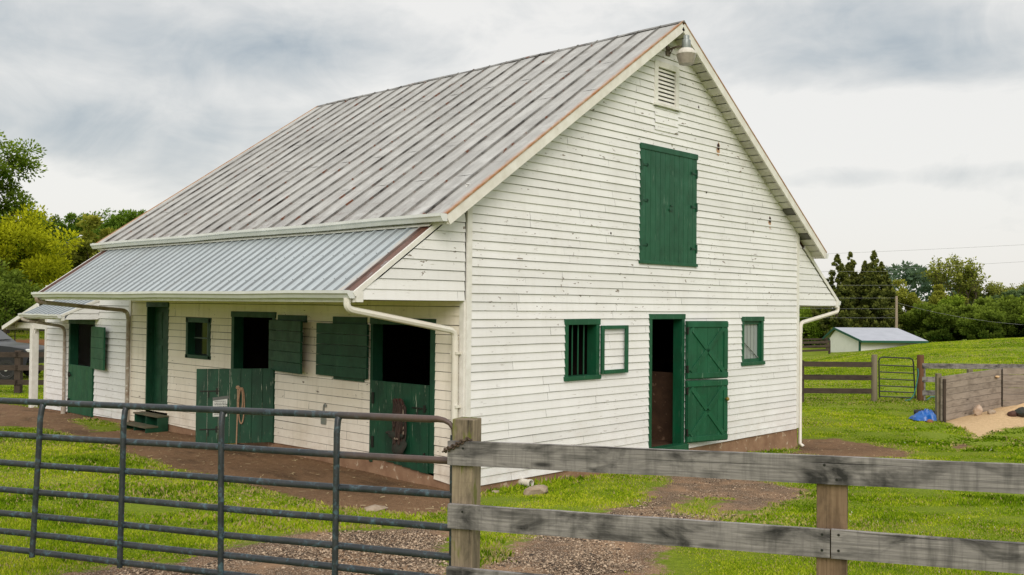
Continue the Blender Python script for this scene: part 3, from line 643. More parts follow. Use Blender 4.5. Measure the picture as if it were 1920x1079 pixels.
# lean-to roofs on both long sides
PX,PZ,PSL=-1.80,2.56,.70
def rib_roof(xa,xb,zf,ya,yb,pitch=.2286,h=.024,thin=.003):
    mb=MB(); prof=[]; y=ya
    while y<yb:
        for dy,dh in ((0,0),(.140,0),(.170,h),(.205,h)):
            if y+dy<yb: prof.append((y+dy,dh))
        y+=pitch
    prof.append((yb,0))
    for (p,hp),(q_,hq) in zip(prof[:-1],prof[1:]):
        for k in range(3):
            x1=xa+(xb-xa)*k/3; x2=xa+(xb-xa)*(k+1)/3
            mb.face([(x1,p,zf(x1)+hp),(x2,p,zf(x2)+hp),(x2,q_,zf(x2)+hq),(x1,q_,zf(x1)+hq)],None,0,.42 if hq>hp else .62 if hq<hp else 1.0)  # rib flanks tinted darker: shading of the ribs painted into the colour
            mb.face([(x1,p,zf(x1)+hp-thin),(x1,q_,zf(x1)+hq-thin),(x2,q_,zf(x2)+hq-thin),(x2,p,zf(x2)+hp-thin)])
    return mb
def screws(mb,xs,zf,ya,yb,pitch=.2286):
    for x in xs:
        y=ya+.188
        while y<yb: mb.box((x,y,zf(x)+.024),(.012,.012,.006),None,1,1); y+=pitch
zl=lambda x: PZ+(x-PX)*PSL
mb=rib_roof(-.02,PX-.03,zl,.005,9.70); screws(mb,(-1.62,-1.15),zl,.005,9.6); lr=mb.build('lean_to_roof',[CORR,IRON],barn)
mb=MB(); mb.bar((-.48,.0,zl(-.48)+.035),(-.48,9.72,zl(-.48)+.035),.42,.012,(-PSL,0,1)); 
for y in (-.004,9.70): mb.bar((-.3,y,zl(-.3)-.034),(PX-.02,y,zl(PX-.02)-.034),.028,.060,(0,0,1))
mb.box((PX+.005,4.85,PZ-.075),(.022,9.66,.13)); mb.build('flashing_trim',WHITE,lr)
mb=MB(); mb.box((PX-.022,4.86,zl(PX-.022)-.014),(.012,9.66,.022)); mb.build('eave_strip',m_plain('rust_strip',(.14,.06,.04),(.06,.03,.025),.7),lr)
zr2=lambda x: PZ-.0+(W-PX-x)*PSL
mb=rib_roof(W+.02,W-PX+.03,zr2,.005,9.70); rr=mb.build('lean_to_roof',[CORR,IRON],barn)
mb=MB(); mb.bar((W+.25,-.004,zr2(W+.25)-.02),(W-PX+.02,-.004,zr2(W-PX+.02)-.02),.028,.075,(0,0,1)); mb.box((W-PX-.005,4.85,PZ-.075),(.022,9.66,.13)); mb.build('flashing_trim',WHITE,rr)
gutter('gutter',PX-.01,PZ-.005,-.01,9.72,-1,.11,.09); gutter('gutter',W-PX+.01,PZ-.005,-.01,9.72,1,.11,.09)
ZS=2.457; mb=MB()                                                 # lean-to ends and soffits
siding(mb,lambda a,z,o:(a,.012-o,z),ZS,4.0,.128,lambda z:(PX+.11+max(0,(z-PZ+.02)/PSL)*1.0 if z>PZ+.03 else PX+.11,-.02),[],.018,seed=31,joint=9,groove=.007,gcol=-.2); mb.build('lean_to_end',GABLE,barn); mb=MB()
siding(mb,lambda a,z,o:(a,.012-o,z),ZS,3.86,.128,lambda z:(W+.02,W-PX-.11-max(0,(z-PZ+.02)/PSL) if z>PZ+.03 else W-PX-.11),[],.018,seed=32,joint=9,groove=.007,gcol=-.2); mb.build('lean_to_end',GABLE,barn); mb=MB()
siding(mb,lambda a,z,o:(a,9.68+o,z),ZS,3.86,.128,lambda z:(PX+.11+max(0,(z-PZ+.02)/PSL) if z>PZ+.03 else PX+.11,-.02),[],.018,seed=33,joint=9,groove=.007,gcol=-.2)
mb.build('lean_to_end',GABLE,barn)
mb=MB(); mb.box((PX+.06,.0,ZS+.03),(.10,.04,.13)); mb.box((W-PX-.06,.0,ZS+.03),(.10,.04,.13)); mb.box((PX+.06,9.69,ZS+.03),(.1,.04,.13)); build_each(mb,'lean_to_corner',WHITE,barn)
mb=MB(); mb2=MB()
for i in range(8):
    x0=PX+.03+i*(1.77/8); x1=x0+1.77/8-.004; mb.face([(x0,.02,ZS),(x1,.02,ZS),(x1,9.66,ZS),(x0,9.66,ZS)],None,0,random.uniform(.9,1.0))
    mb2.face([(W-x0,.02,ZS),(W-x1,.02,ZS),(W-x1,9.66,ZS),(W-x0,9.66,ZS)],None,0,random.uniform(.9,1.0))
mb.build('lean_to_soffit',SIDE,barn); mb2.build('lean_to_soffit',SIDE,barn)
# downspouts
def elbow(pts,r=.12):
    out=[Vector(pts[0])]
    for a,b,c in zip(pts[:-2],pts[1:-1],pts[2:]):
        a,b,c=Vector(a),Vector(b),Vector(c); p=b+(a-b).normalized()*min(r,(a-b).length*.45); q_=b+(c-b).normalized()*min(r,(c-b).length*.45)
        for t in (0,.25,.5,.75,1): out.append(p*(1-t)**2+b*2*t*(1-t)+q_*t*t)
    out.append(Vector(pts[-1])); return out
mb=MB(); mb.tube(elbow([(-1.86,.07,2.47),(-1.86,.07,2.34),(-.10,.10,2.06),(-.085,.10,1.88)],.10),.043,8)
mb.tube([(-.085,.10,1.93),(-.085,.10,-.02)],.046,14)
for z in (1.77,1.07): mb.box((-.06,.10,z),(.115,.125,.035))
mb.build('downspout',PIPEWHITE,barn,True)
mb=MB(); mb.tube(elbow([(-1.86,9.60,2.47),(-1.86,9.60,2.38),(-.10,9.70,2.22),(-.07,9.70,2.05)],.12),.040,8); mb.tube([(-.07,9.70,2.1),(-.07,9.70,.18)],.040,8)
mb.tube([(-.07,9.70,.30),(-.07,9.70,-.1)],.058,12); mb.build('downspout',RUSTPIPE,barn,True)
mb=MB(); mb.tube(elbow([(W+1.87,.04,2.47),(W+1.87,.04,2.33),(W+.06,-.02,2.10),(W+.05,-.03,1.9)],.12),.042,8); mb.tube([(W+.045,-.03,1.95),(W+.045,-.03,-.30),(W+.05,-.10,-.36)],.036,10); mb.build('downspout',PIPEWHITE,barn,True)
# framed openings
def plane(kind):
    return (lambda a,z,o:(a,-o,z)) if kind=='g' else (lambda a,z,o:(-o,a,z))
def pbox(mb,P,a0,a1,z0,z1,o0,o1,mi=0,col=None):
    p=Vector(P(a0,z0,o0)); q_=Vector(P(a1,z1,o1)); c=(p+q_)/2; mb.box(c,[abs(q_[i]-p[i]) for i in range(3)],None,mi,col)
def frame(kind,a0,a1,z0,z1,t=.085,sill=True,head=True,depth=.16,mat=GREEN,name='door_frame'):
    P=plane(kind); mb=MB()
    pbox(mb,P,a0,a0+t,z0,z1,-depth,.026); pbox(mb,P,a1-t,a1,z0,z1,-depth,.026)
    if head: pbox(mb,P,a0-.012,a1+.012,z1-t*1.1,z1+.004,-depth,.034)
    if sill: pbox(mb,P,a0-.02,a1+.02,z0-.01,z0+t*.7,-depth,.050)
    return mb.build(name,mat,barn,bevel=.004)
# gable windows
fr=frame('g',*G_WL,t=.075,name='window'); a0,a1,z0,z1=G_WL
mb=MB()
for k in range(4): x=a0+.12+k*.135; mb.tube([(x,.06,z0+.06),(x,.06,z1-.06)],.011,8)
build_each(mb,'window_bar',GREEN,fr)
mb=MB(); sa,sb,sz0,sz1=2.80,3.452,1.368,2.107; dy=-.055
for (p,q_,r_,s_) in ((sa,sa+.065,sz0,sz1),(sb-.065,sb,sz0,sz1),(sa+.065,sb-.065,sz1-.055,sz1),(sa+.065,sb-.065,sz0,sz0+.06)): mb.box(((p+q_)/2,dy-.02*((p+q_)/2-sa),(r_+s_)/2),(q_-p,.034,s_-r_))
mb.build('open_sash',GREEN,fr,bevel=.004)
fr=frame('g',*G_WR,t=.075,name='window'); a0,a1,z0,z1=G_WR
mb=MB()
for (p,q_,r_,s_) in ((a0+.075,a0+.125,z0+.05,z1-.08),(a1-.125,a1-.075,z0+.05,z1-.08),(a0+.125,a1-.125,z1-.14,z1-.08),(a0+.125,a1-.125,z0+.05,z0+.11)): mb.box(((p+q_)/2,.03,(r_+s_)/2),(q_-p,.035,s_-r_))
mb.build('sash',GREEN,fr)
mb=MB(); mb.box(((a0+a1)/2,.05,(z0+z1)/2),(a1-a0-.22,.006,z1-z0-.2)); mb.build('pane',GLASS_,fr)
mb=MB()
for k in range(4): x=a0+.17+k*.125; mb.tube([(x,.036,z0+.1),(x,.036,z1-.12)],.007,6)
mb.bar((a0+.14,.018,z0+.42),(a1-.14,.018,z0+.12),.012,.018,(0,1,0),0,.3); build_each(mb,'window_bar',m_plain('pale_bar',(.30,.33,.31)),fr)
# gable dutch door, both leaves folded back
fr=frame('g',*G_DOOR,t=.075,sill=False,name='door_frame'); mb=MB(); mb.box((4.62,-.02,.045),(.98,.20,.11)); mb.build('sill',GREEN,fr,bevel=.004)
def leaf(hx,hy,dirv,width,z0,z1,mat,name,nrm,planks='v',cross=False,thick=.04,npl=6,slope=None,label=None):
    """a door leaf from hinge (hx,hy) along dirv; nrm is its outer normal"""
    d=Vector((*dirv,0)).normalized(); n=Vector((*nrm,0)).normalized(); z=Vector((0,0,1)); M=Matrix((d,n,z)).transposed()
    o=Vector((hx,hy,0)); mb=MB(); zz=lambda t:z0+(slope or 0)*t
    if planks=='v':
        for k in range(npl):
            w=width/npl; t=(k+.5)*w; mb.box(o+d*t+z*(zz(t)+z1)/2,(w-.004,thick,z1-zz(t)),M)
    else:
        for k in range(npl):
            h=(z1-z0)/npl; zc=z0+(k+.5)*h; mb.box(o+d*width/2+z*zc+d*random.uniform(-.004,.004),(width-random.uniform(0,.008),thick,h-.005),M)
    f=thick/2+.012
    if cross:
        bw=.085
        for zc in (z0+bw/2+.02,z1-bw/2-.02): mb.box(o+d*width/2+n*f+z*zc,(width-.02,.024,bw),M)
        for t in (bw/2+.015,width-bw/2-.015): mb.box(o+d*t+n*(f-.002)+z*(z0+z1)/2,(bw,.022,z1-z0-.3),M)
        for a,b in (((.1,z0+.12),(width-.1,z1-.12)),((.1,z1-.12),(width-.1,z0+.12))):
            mb.bar(o+d*a[0]+n*(f-.004)+z*a[1],o+d*b[0]+n*(f-.004)+z*b[1],.022,.075,n.cross(Vector(d*(b[0]-a[0])+z*(b[1]-a[1]))))
    ob=mb.build(name,mat,barn,bevel=.003)
    if label: ob['label']=label
    return ob,o,d,n,M
dv=Vector((6.0-5.1,-.229-.03)); nv=(dv.y,-dv.x)
up,o,d,n,M=leaf(5.115,-.045,dv,.93,1.175,2.165,GREEN,'door_leaf',nv,'v',True,npl=4,label='upper half door with cross bracing')
lo,o,d,n,M=leaf(5.115,-.045,dv,.93,.10,1.155,GREEN,'door_leaf',nv,'v',True,npl=4,label='lower half door with cross bracing and brass knob')
mb=MB(); mb.lathe(o+d*.86+n*.035+Vector((0,0,.82)),[(.012,0),(.012,.03),(.032,.045),(.036,.06),(.028,.078),(.0,.082)],14,Matrix((d,Vector((0,0,1)),n)).transposed()); mb.build('knob',BRASS,lo,True)
for ob,zs in ((up,(1.35,2.0)),(lo,(.28,.98))):
    mb=MB()
    for z_ in zs: mb.box(o+d*.01+Vector((0,-.03,z_)),(.05,.03,.12)); 
    build_each(mb,'hinge',IRON,ob)
# loft door
a0,a1,z0,z1=G_LOFT; mb=MB(); n_=12; w=(a1-a0)/n_
for k in range(n_): mb.box((a0+(k+.5)*w,-.016,(z0+z1)/2),(w-.006,.03,z1-z0-.02),None,0,random.uniform(.9,1.08))
mb.box(((a0+a1)/2,-.028,z1-.045),(a1-a0+.02,.036,.09)); mb.box(((a0+a1)/2,-.026,z0+.02),(a1-a0+.03,.05,.05)); ld=mb.build('loft_door',GREEN,barn,bevel=.003)
mb=MB()
for x,sg in ((a0+.02,1),(a1-.02,-1)):
    for z_ in (z0+.30,(z0+z1)/2+.05,z1-.34): mb.box((x,-.040,z_),(.035,.018,.15)); mb.box((x+sg*.09,-.038,z_),(.16,.012,.03)); mb.box((x+sg*.16,-.038,z_),(.03,.012,.055))
build_each(mb,'hinge',GREEND,ld)
mb=MB(); mb.box(((a0+a1)/2+.02,-.042,(z0+z1)/2-.05),(.10,.02,.035)); mb.box(((a0+a1)/2+.04,-.042,(z0+z1)/2+.02),(.06,.02,.02)); mb.build('handle',GREEND,ld)
# louvre
a0,a1,z0,z1=G_LV; mb=MB()
for (p,q_,r_,s_) in ((a0,a0+.095,z0,z1),(a1-.095,a1,z0,z1),(a0+.095,a1-.095,z1-.1,z1)): mb.box(((p+q_)/2,-.014,(r_+s_)/2),(q_-p,.04,s_-r_))
mb.box(((a0+a1)/2,-.028,z0+.02),(a1-a0+.05,.07,.04)); lv=mb.build('gable_vent',WHITE,barn,bevel=.003)
mb=MB(); k=9
for i in range(k):
    zc=z0+.05+(z1-.1-z0-.05)*(i+.5)/k; mb.bar((a0+.095,.005,zc),(a1-.095,.005,zc),.056,.010,(0,-.88,.47))
mb.build('louvre_slat',WHITE,lv); mb=MB(); mb.face([(a0,.06,z0),(a1,.06,z0),(a1,.06,z1),(a0,.06,z1)]); mb.build('vent_backing',IRON,lv)
# a patched board panel under the vent
mb=MB(); siding(mb,PG,5.30,5.66,.118,lambda z:(4.20,4.87),[],.018,seed=77,joint=9,lift=.012); mb.build('wall_patch',GABLE,barn)
# knot holes with rust runs
mb=MB()
for x,z_ in ((6.144,5.255),(8.012,4.084),(5.77,4.42),(5.50,5.86),(3.06,3.52)):
    big=1 if z_ in (5.255,4.084) else .45; mb.lathe((x,-.0205,z_),[(.045*big,0),(.04*big,.002)],12,Matrix(((1,0,0),(0,0,-1),(0,1.4,0))))
build_each(mb,'knot_hole',m_plain('knot_hole_dark',(.02,.012,.01),(.04,.015,.01),.9),barn)
mb=MB()
for x,z_ in ((6.15,5.22),(8.012,4.04)):
    rd=random.Random(int(z_*100)); pr=[]; nn=14
    pts=[(x+.055*math.cos(t)*(1+.25*rd.uniform(-1,1)),-.0195-0*t,z_+(.11 if math.sin(t)>0 else .13)*math.sin(t)*(1+.3*rd.uniform(-1,1))) for t in [6.283*i/nn for i in range(nn)]]
    mb.face(pts)
build_each(mb,'rust_stain',m_plain('rust_run',(.42,.20,.09),(.55,.42,.30),.8,scale=14),barn)
# side doors
mb=MB(); P=PS
def sideframe(a0,a1,z0,z1,t0,t1,mat=GREEND,name='door_frame'):
    mb=MB(); pbox(mb,P,a0,a0+t0,z0,z1,-.17,.02); pbox(mb,P,a1-t1,a1,z0,z1,-.17,.02); pbox(mb,P,a0-.01,a1+.01,z1-.09,z1+.005,-.17,.028); return mb.build(name,mat,barn,bevel=.004)
f2=sideframe(.571,1.97,.12,2.20,.095,.055); f1=sideframe(4.465,5.836,.12,2.245,.095,.09)
mb=MB(); pbox(mb,P,2.06,2.88,2.10,2.205,.0,.03); pbox(mb,P,3.58,4.38,2.10,2.21,.0,.03); pbox(mb,P,2.10,2.85,1.26,1.30,.0,.03); build_each(mb,'shutter_rail',GREEND,barn)
u2,o,d,n,M=leaf(-.055,1.985,(0,1),1.255,1.305,2.105,GREEND,'door_leaf',(-1,0),'h',npl=5,label='upper half door of the near stall folded flat on the wall')
l2,o,d,n,M=leaf(-.012,.672,(0,1),1.27,.10,1.30,GREENW,'door_leaf',(-1,0),'v',npl=7,slope=.085,label='worn lower half door of the near stall, shut')
def straps(ob,o,d,n,items):
    for t,z_ in items:
        mb=MB()
        mb.box(o+d*(t+.13)+n*.028+Vector((0,0,z_)),(.30,.012,.018),Matrix((d,n,Vector((0,0,1)))).transposed()); mb.box(o+d*(t+.02)+n*.030+Vector((0,0,z_)),(.03,.02,.10),Matrix((d,n,Vector((0,0,1)))).transposed()); mb.tube([o+d*(t+.15)+n*.04+Vector((0,0,z_)),o+d*(t+.15)+n*.05+Vector((0,0,z_-.10))],.008,6)
        mb.build('latch',IRON,ob)
straps(l2,o,d,n,[(.05,.98),(.05,.33)]); 
mb=MB(); [mb.box(o+d*1.20+n*.026+Vector((0,0,z_)),(.02,.05,.16)) for z_ in (1.05,.42)]; build_each(mb,'hinge',IRON,l2)
u1,o,d,n,M=leaf(-.02,4.62,(-.17,-1.16),1.17,1.303,2.125,GREEND,'door_leaf',(-1,.15),'h',npl=5,label='upper half door of the middle stall swung back')
l1,o,d,n,M=leaf(-.02,4.49,(-1.03,.63),1.20,.135,1.335,GREENW,'door_leaf',(-.63,-1.03),'v',npl=7,label='worn lower half door of the middle stall standing open')
straps(l1,o,d,n,[(.86,.98),(.86,.37)]); L1=(o,d,n,M)
# small side window
mb=MB(); a0,a1,z0,z1=SW
for (p,q_,r_,s_) in ((a0,a0+.075,z0,z1),(a1-.075,a1,z0,z1),(a0-.01,a1+.01,z1-.085,z1+.004),(a0-.02,a1+.02,z0,z0+.065)): pbox(mb,P,p,q_,r_,s_,-.16,.024)
sw=mb.build('window',GREEND,barn,bevel=.004)
mb=MB(); pbox(mb,P,a0+.3,a0+.33,z0+.07,z1-.08,-.12,-.10); pbox(mb,P,a0+.07,a1-.07,(z0+z1)/2-.012,(z0+z1)/2+.012,-.12,-.10); mb.build('glazing_bar',m_plain('pale_bar2',(.10,.15,.14)),sw)
mb=MB(); pbox(mb,P,a0+.06,a1-.06,z0+.05,z1-.06,-.128,-.124); mb.build('pane',DARKGLASS,sw)
# man door above the steps
mf=sideframe(8.12,9.01,.35,2.39,.03,.04); mb=MB()
mb.box((.145,8.565,1.37),(.04,.82,2.0))
for zc,h in ((.72,.5),(1.33,.44),(1.95,.52)):
    for yc in (8.37,8.76):
        mb.box((.121,yc,zc),(.012,.27,h)); mb.box((.116,yc,zc),(.010,.20,h-.08))
md=mb.build('panel_door',GREEND,barn,bevel=.004); mb=MB(); mb.lathe((.118,8.24,1.32),[(.012,0),(.012,.03),(.03,.04),(.03,.06),(.0,.07)],12,Matrix(((0,0,-1),(0,1,0),(1,0,0)))); mb.build('knob',BRASS,md)
mb=MB(); pbox(mb,P,8.12,9.01,.30,.355,-.17,.04); mb.build('sill',SIDE,barn)
# addition dutch door
fa=sideframe(11.39,12.74,-.08,1.99,.05,.075)
la,o,d,n,M=leaf(-.015,11.44,(0,1),1.23,-.06,1.0,GREEN,'door_leaf',(-1,0),'v',npl=6,label='lower half door of the addition, shut')
ua,o,d,n,M=leaf(-.03,11.50,(-.10,-.88),.86,.97,1.865,GREEN,'door_leaf',(-1,.11),'h',npl=4,label='upper half door of the addition folded back')
mb=MB(); [mb.box((-.05,12.62,z_),(.03,.06,.1)) for z_ in (.78,.2)]; mb.tube([(-.05,12.60,.80),(-.06,12.50,.76)],.012,6); build_each(mb,'latch',IRON,la)
# porch hood over the addition door, and end porch
za=lambda x: 2.46+x*.44
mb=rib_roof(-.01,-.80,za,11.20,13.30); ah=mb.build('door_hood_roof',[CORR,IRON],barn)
mb=MB(); siding(mb,lambda a,z,o:(a,11.215-o,z),2.015,2.44,.125,lambda z:(-.72+max(0,z-2.10)/.44,-.02),[],.018,seed=41,joint=9,groove=.007,gcol=-.2); mb.build('hood_end',GABLE,ah)
mb=MB(); mb.box((-.755,11.21,2.06),(.07,.03,.13)); mb.bar((-.0,11.20,za(0)-.02),(-.79,11.20,za(-.79)-.02),.025,.05,(0,0,1)); mb.box((-.78,12.25,2.06),(.02,2.1,.10)); mb.face([(-.77,11.22,2.015),(-.0,11.22,2.015),(0,13.28,2.015),(-.77,13.28,2.015)]); mb.build('hood_trim',WHITE,ah)
gutter('gutter',-.795,2.115,11.18,13.34,-1,.09,.075)
mb=MB(); mb.tube(elbow([(-.86,13.15,2.04),(-.86,13.15,1.98),(-.10,12.85,1.83),(-.07,12.84,1.70)],.1),.034,8); mb.tube([(-.07,12.84,1.74),(-.07,12.84,.05)],.034,8); mb.tube([(-.07,12.84,.18),(-.07,12.84,-.15)],.05,12); mb.build('downspout',RUSTPIPE,barn,True)
mb=MB(); zp=lambda y: 2.36-(y-LA)*.262
mb.face([(-.2,LA-.1,zp(LA-.1)),(-.2,16.35,zp(16.35)),(3.6,16.35,zp(16.35)),(3.6,LA-.1,zp(LA-.1))]); ep=mb.build('porch_roof',SEAM,barn)
mb=MB()
for x in (-.19,.45,1.2,2.0,2.8,3.55): mb.bar((x,LA,zp(LA)-.055),(x,16.33,zp(16.33)-.055),.045,.09,(0,0,1))
mb.box((.05,15.05,1.80),(.10,1.85,.13)); mb.box((1.8,16.0,1.79),(3.6,.1,.13)); mb.box((1.8,16.35,zp(16.35)-.04),(3.8,.03,.10)); build_each(mb,'rafter',WHITE,ep)
mb=MB(); mb.box((.05,14.93,.83),(.155,.155,1.98)); mb.box((3.5,15.9,.83),(.155,.155,1.98)); mb.tube([(.05,15.0,1.45),(.03,14.8,1.7),(.03,14.75,1.76)],.012,6); build_each(mb,'porch_post',WHITE,barn,bevel=.006)
# drain outlet through the foundation
mb=MB(); pr=[(.055,-.12),(.055,.14),(.043,.14),(.043,-.10)]
M_=Matrix(((1,0,0),(0,0,-1),(0,1,0))); mb.lathe((1.10,-.05,-.05),[(.05,-.12),(.05,.10),(.056,.10),(.056,.14),(.044,.14),(.044,.03)],20,M_); do=mb.build('drain_outlet',PIPEWHITE,barn,True)
mb=MB(); mb.lathe((1.10,-.05,-.05),[(.0438,.034),(.0,.034)],16,M_); mb.build('drain_bore',IRON,do)

# ------------------------------------------------------------------ things on and round the barn
lamp=thing('yard_lamp','weathered yard lamp with ribbed lens on an arm under the gable peak','lamp',(4.55,0,6.70))
lc=Vector((4.50,-.42,6.52))
mb=MB(); mb.lathe(lc,[(.0,-.165),(.115,-.165),(.15,-.05),(.158,-.01),(.150,0)],24); 
m_lens=m_plain('dusty_ribbed_lens',(.36,.315,.27),(.27,.235,.20),.35,scale=16,bmp=.1); mb.build('lens',m_lens,lamp,True)
mb=MB(); n=28
mb.ring_tube([[lc+Vector((rr_*(1+(.03 if k%2 else 0))*math.cos(6.2832*k/n),rr_*(1+(.03 if k%2 else 0))*math.sin(6.2832*k/n),z_)) for k in range(n)] for rr_,z_ in ((.160,-.01),(.160,.004),(.145,.04),(.10,.085),(.07,.09))]); mb.build('reflector',m_plain('lamp_reflector',(.66,.63,.58),(.5,.46,.4),.4),lamp)
mb=MB(); mb.lathe(lc,[(.068,.088),(.072,.10),(.070,.225),(.060,.235),(.05,.235),(.05,.30),(.035,.31)],18); mb.build('ballast_housing',m_plain('zinc_housing',(.34,.37,.37),(.24,.26,.26),.4,.6),lamp,True)
mb=MB(); mb.tube([(4.55,-.02,6.66),(4.54,-.14,6.68),(4.52,-.28,6.675),(4.50,-.38,6.665)],.017,8); mb.box((4.55,-.025,6.65),(.10,.03,.16)); mb.tube([(4.60,-.03,6.6),(4.52,-.15,6.67)],.012,6); mb.build('arm',m_plain('rusty_arm',(.12,.075,.05),(.22,.19,.16),.6,.4),lamp)

steps=thing('wooden_steps','two green wooden steps below the panel door','steps',(-.23,8.53,-.1))
def stp(x0,x1,zt,zb_):
    mb=MB(); mb.box(((x0+x1)/2-.01,8.53,zt-.014),(x1-x0+.03,1.0,.028)); mb.build('tread',m_plain('worn_green_tread',(.05,.075,.04),(.14,.10,.065),.8,scale=7),steps,bevel=.003)
    mb=MB()
    for y in (8.06,8.53,9.0): mb.box(((x0+x1)/2,y,(zt-.028+zb_)/2),(x1-x0,.03,zt-.028-zb_))
    mb.box((x1-.012,8.53,(zt-.028+zb_)/2),(.02,.9,zt-.03-zb_)); build_each(mb,'side_panel',GREEND,steps)
stp(-.46,-.232,.08,-.15); stp(-.228,-.03,.262,-.15)

o,d,n,M=L1
mb=MB(); mb.tube([o+d*.56+n*.04+Vector((0,0,1.03)),o+d*.56+n*.045+Vector((0,0,.6)),o+d*.57+n*.045+Vector((0,0,.09)),o+d*.575+n*.05+Vector((0,0,.03))],.011,7)
lp=[]
for i in range(22):
    t=6.2832*i/22; lp.append(o+d*(.50+.045*math.cos(t))+n*(.045+.01*math.sin(2*t))+Vector((0,0,.74+.29*math.sin(t))))
mb.tube(lp,.011,7,closed=True)
lp=[o+d*(.515+.035*math.cos(6.2832*i/20))+n*.06+Vector((0,0,.84+.19*math.sin(6.2832*i/20))) for i in range(20)]; mb.tube(lp,.011,7,closed=True)
mb.rock(o+d*.57+n*.05+Vector((0,0,.10)),(.025,.025,.035),5); mb.lathe(o+d*.56+n*.03+Vector((0,0,1.035)),[(.03,0),(.032,.02),(.0,.03)],10,Matrix((d,Vector((0,0,1)),n)).transposed())
tag(mb.build('lead_rope',m_plain('tan_rope',(.40,.27,.17),(.26,.15,.09),.9,scale=60),None,True,loc=tuple(o+d*.55)),'coiled tan lead rope hanging on the open green stall door','rope')
pn=thing('paper_notice','white paper notice taped to the open green stall door','notice',tuple(o+d*.83+n*.03+Vector((0,0,.7))))
ctr=o+d*.83+n*.024; zx=Vector((0,0,1)); Mt=Matrix((d,n,zx)).transposed()
mb=MB(); mb.box(ctr+zx*.715,(.22,.003,.29),Mt,0,1); mb.build('sheet',m_plain('damp_paper',(.62,.64,.62),(.50,.53,.50),.8,bmp=0),pn)
mb=MB(); rot=Matrix.Rotation(R(-4),3,n); mb.box(ctr+zx*.865-d*.01,(.25,.008,.05),Mt@Matrix.Rotation(R(7),3,'Y'),0,1); mb.build('tape',m_plain('grey_tape',(.12,.13,.12)),pn)
mb=MB(); rd=random.Random(3)
for r_i,zc in enumerate((.815,.785,.76,.73,.70,.67,.64,.61)):
    x=.085
    while x>-.09:
        w=rd.uniform(.012,.035); mb.box(ctr+n*.0035+d*(x-w/2)+zx*zc,(w,.002,.010),Mt,0,1); x-=w+.008
mb.build('handwriting',m_plain('ink',(.05,.055,.06)),pn)
# halter bundle hanging on the near stall door
hb=thing('horse_halter','dark halter and fly mask bundle hanging on the shut stall door','halter',(-.05,1.2,1.08)); rd=random.Random(9)
mb=MB()
for k in range(26):
    y0=1.2+rd.uniform(-.075,.06); w=rd.uniform(.012,.05); zt=1.09-rd.uniform(0,.10); zb_=rd.uniform(.38,.80); pts=[]
    for i in range(16):
        t=6.2832*i/16; pts.append((-.055-rd.uniform(0,.025)-.008*k/2,y0+w*math.cos(t),(zt+zb_)/2+(zt-zb_)/2*math.sin(t)))
    mb.tube(pts,.011,6,closed=True)
mb.build('strap',m_plain('black_webbing',(.03,.02,.016),(.055,.03,.022),.8),hb,True)
mb=MB()
for k in range(3):
    pts=[(-.075-.012*k,1.215+.02*k+(.045-.01*k)*math.cos(6.2832*i/14),.97+.11*math.sin(6.2832*i/14)) for i in range(14)]; mb.tube(pts,.011,6,closed=True)
mb.build('red_strap',m_plain('red_webbing',(.16,.012,.016),(.09,.01,.012),.8),hb,True)
mb=MB(); mb.rock((-.10,1.20,.42),(.07,.17,.20),21); mb.rock((-.12,1.25,.58),(.06,.16,.10),22); mb.rock((-.10,1.39,.60),(.04,.11,.045),23); mb.rock((-.08,1.17,.76),(.04,.09,.24),24); mb.build('folded_mask',m_plain('dark_mesh_fabric',(.035,.028,.022),(.02,.03,.022),.9),hb,True)
mb=MB(); mb.box((-.17,1.17,.545),(.012,.10,.022)); mb.tube([(-.08,1.28,.36),(-.08,1.285,.24)],.012,6); mb.tube([(-.09,1.14,1.0),(-.09,1.13,.6)],.012,6); mb.build('buckle',m_plain('tan_trim',(.34,.27,.2)),hb)
# galvanised bracket on the wall
mh=thing('hanging_bracket','small galvanised hook bracket hung on the cream wall between the stall doors','bracket',(-.02,3.09,.6)); GAL=m_plain('galvanised',(.34,.36,.34),(.24,.26,.25),.45,.6)
mb=MB(); mb.ring_tube([[Vector((-.014-.02*k,3.09+a,b)) for a,b in ((-.06,.555),(.06,.555),(.06,.69),(.02,.74),(-.02,.74),(-.06,.69))] for k in (0,1)]); mb.build('plate',GAL,mh)
mb=MB(); mb.tube([(-.03,3.09,.72),(-.03,3.085,.80),(-.03,3.075,.845),(-.03,3.05,.865),(-.03,3.03,.85),(-.03,3.03,.82)],.014,8); mb.build('hook',GAL,mh,True)
# yellow pan, stones
px_,py_,pz_=site(-4.62,15.62); mb=MB(); mb.lathe((px_,py_,pz_),[(.14,.0),(.19,.09),(.20,.10),(.185,.10),(.135,.015)],22); tag(mb.build('feed_pan',m_plain('yellow_plastic',(.55,.40,.02),(.42,.30,.02),.45),None,True,loc=(px_,py_,pz_)),'yellow feed pan behind the open green stall door','pan')
STONE=m_plain('tan_stone',(.42,.34,.26),(.26,.19,.13),.9,scale=12,bmp=.5)
def stone(X,s,r,seed,label,mat=STONE,dz=0):
    p=site(X,s); mb=MB(); mb.rock((p[0],p[1],p[2]+r[2]*.25+dz),r,seed); tag(mb.build('stone',mat,None,loc=p),label,'stone')
stone(.36,12.82,(.24,.13,.12),4,'flat tan stone in the grass below the white drain outlet')
stone(-1.49,10.74,(.16,.11,.08),6,'low tan stone in the dirt left of the gate post')
stone(-.20,12.85,(.07,.05,.05),8,'tiny pinkish stone in the grass beside the barn corner')

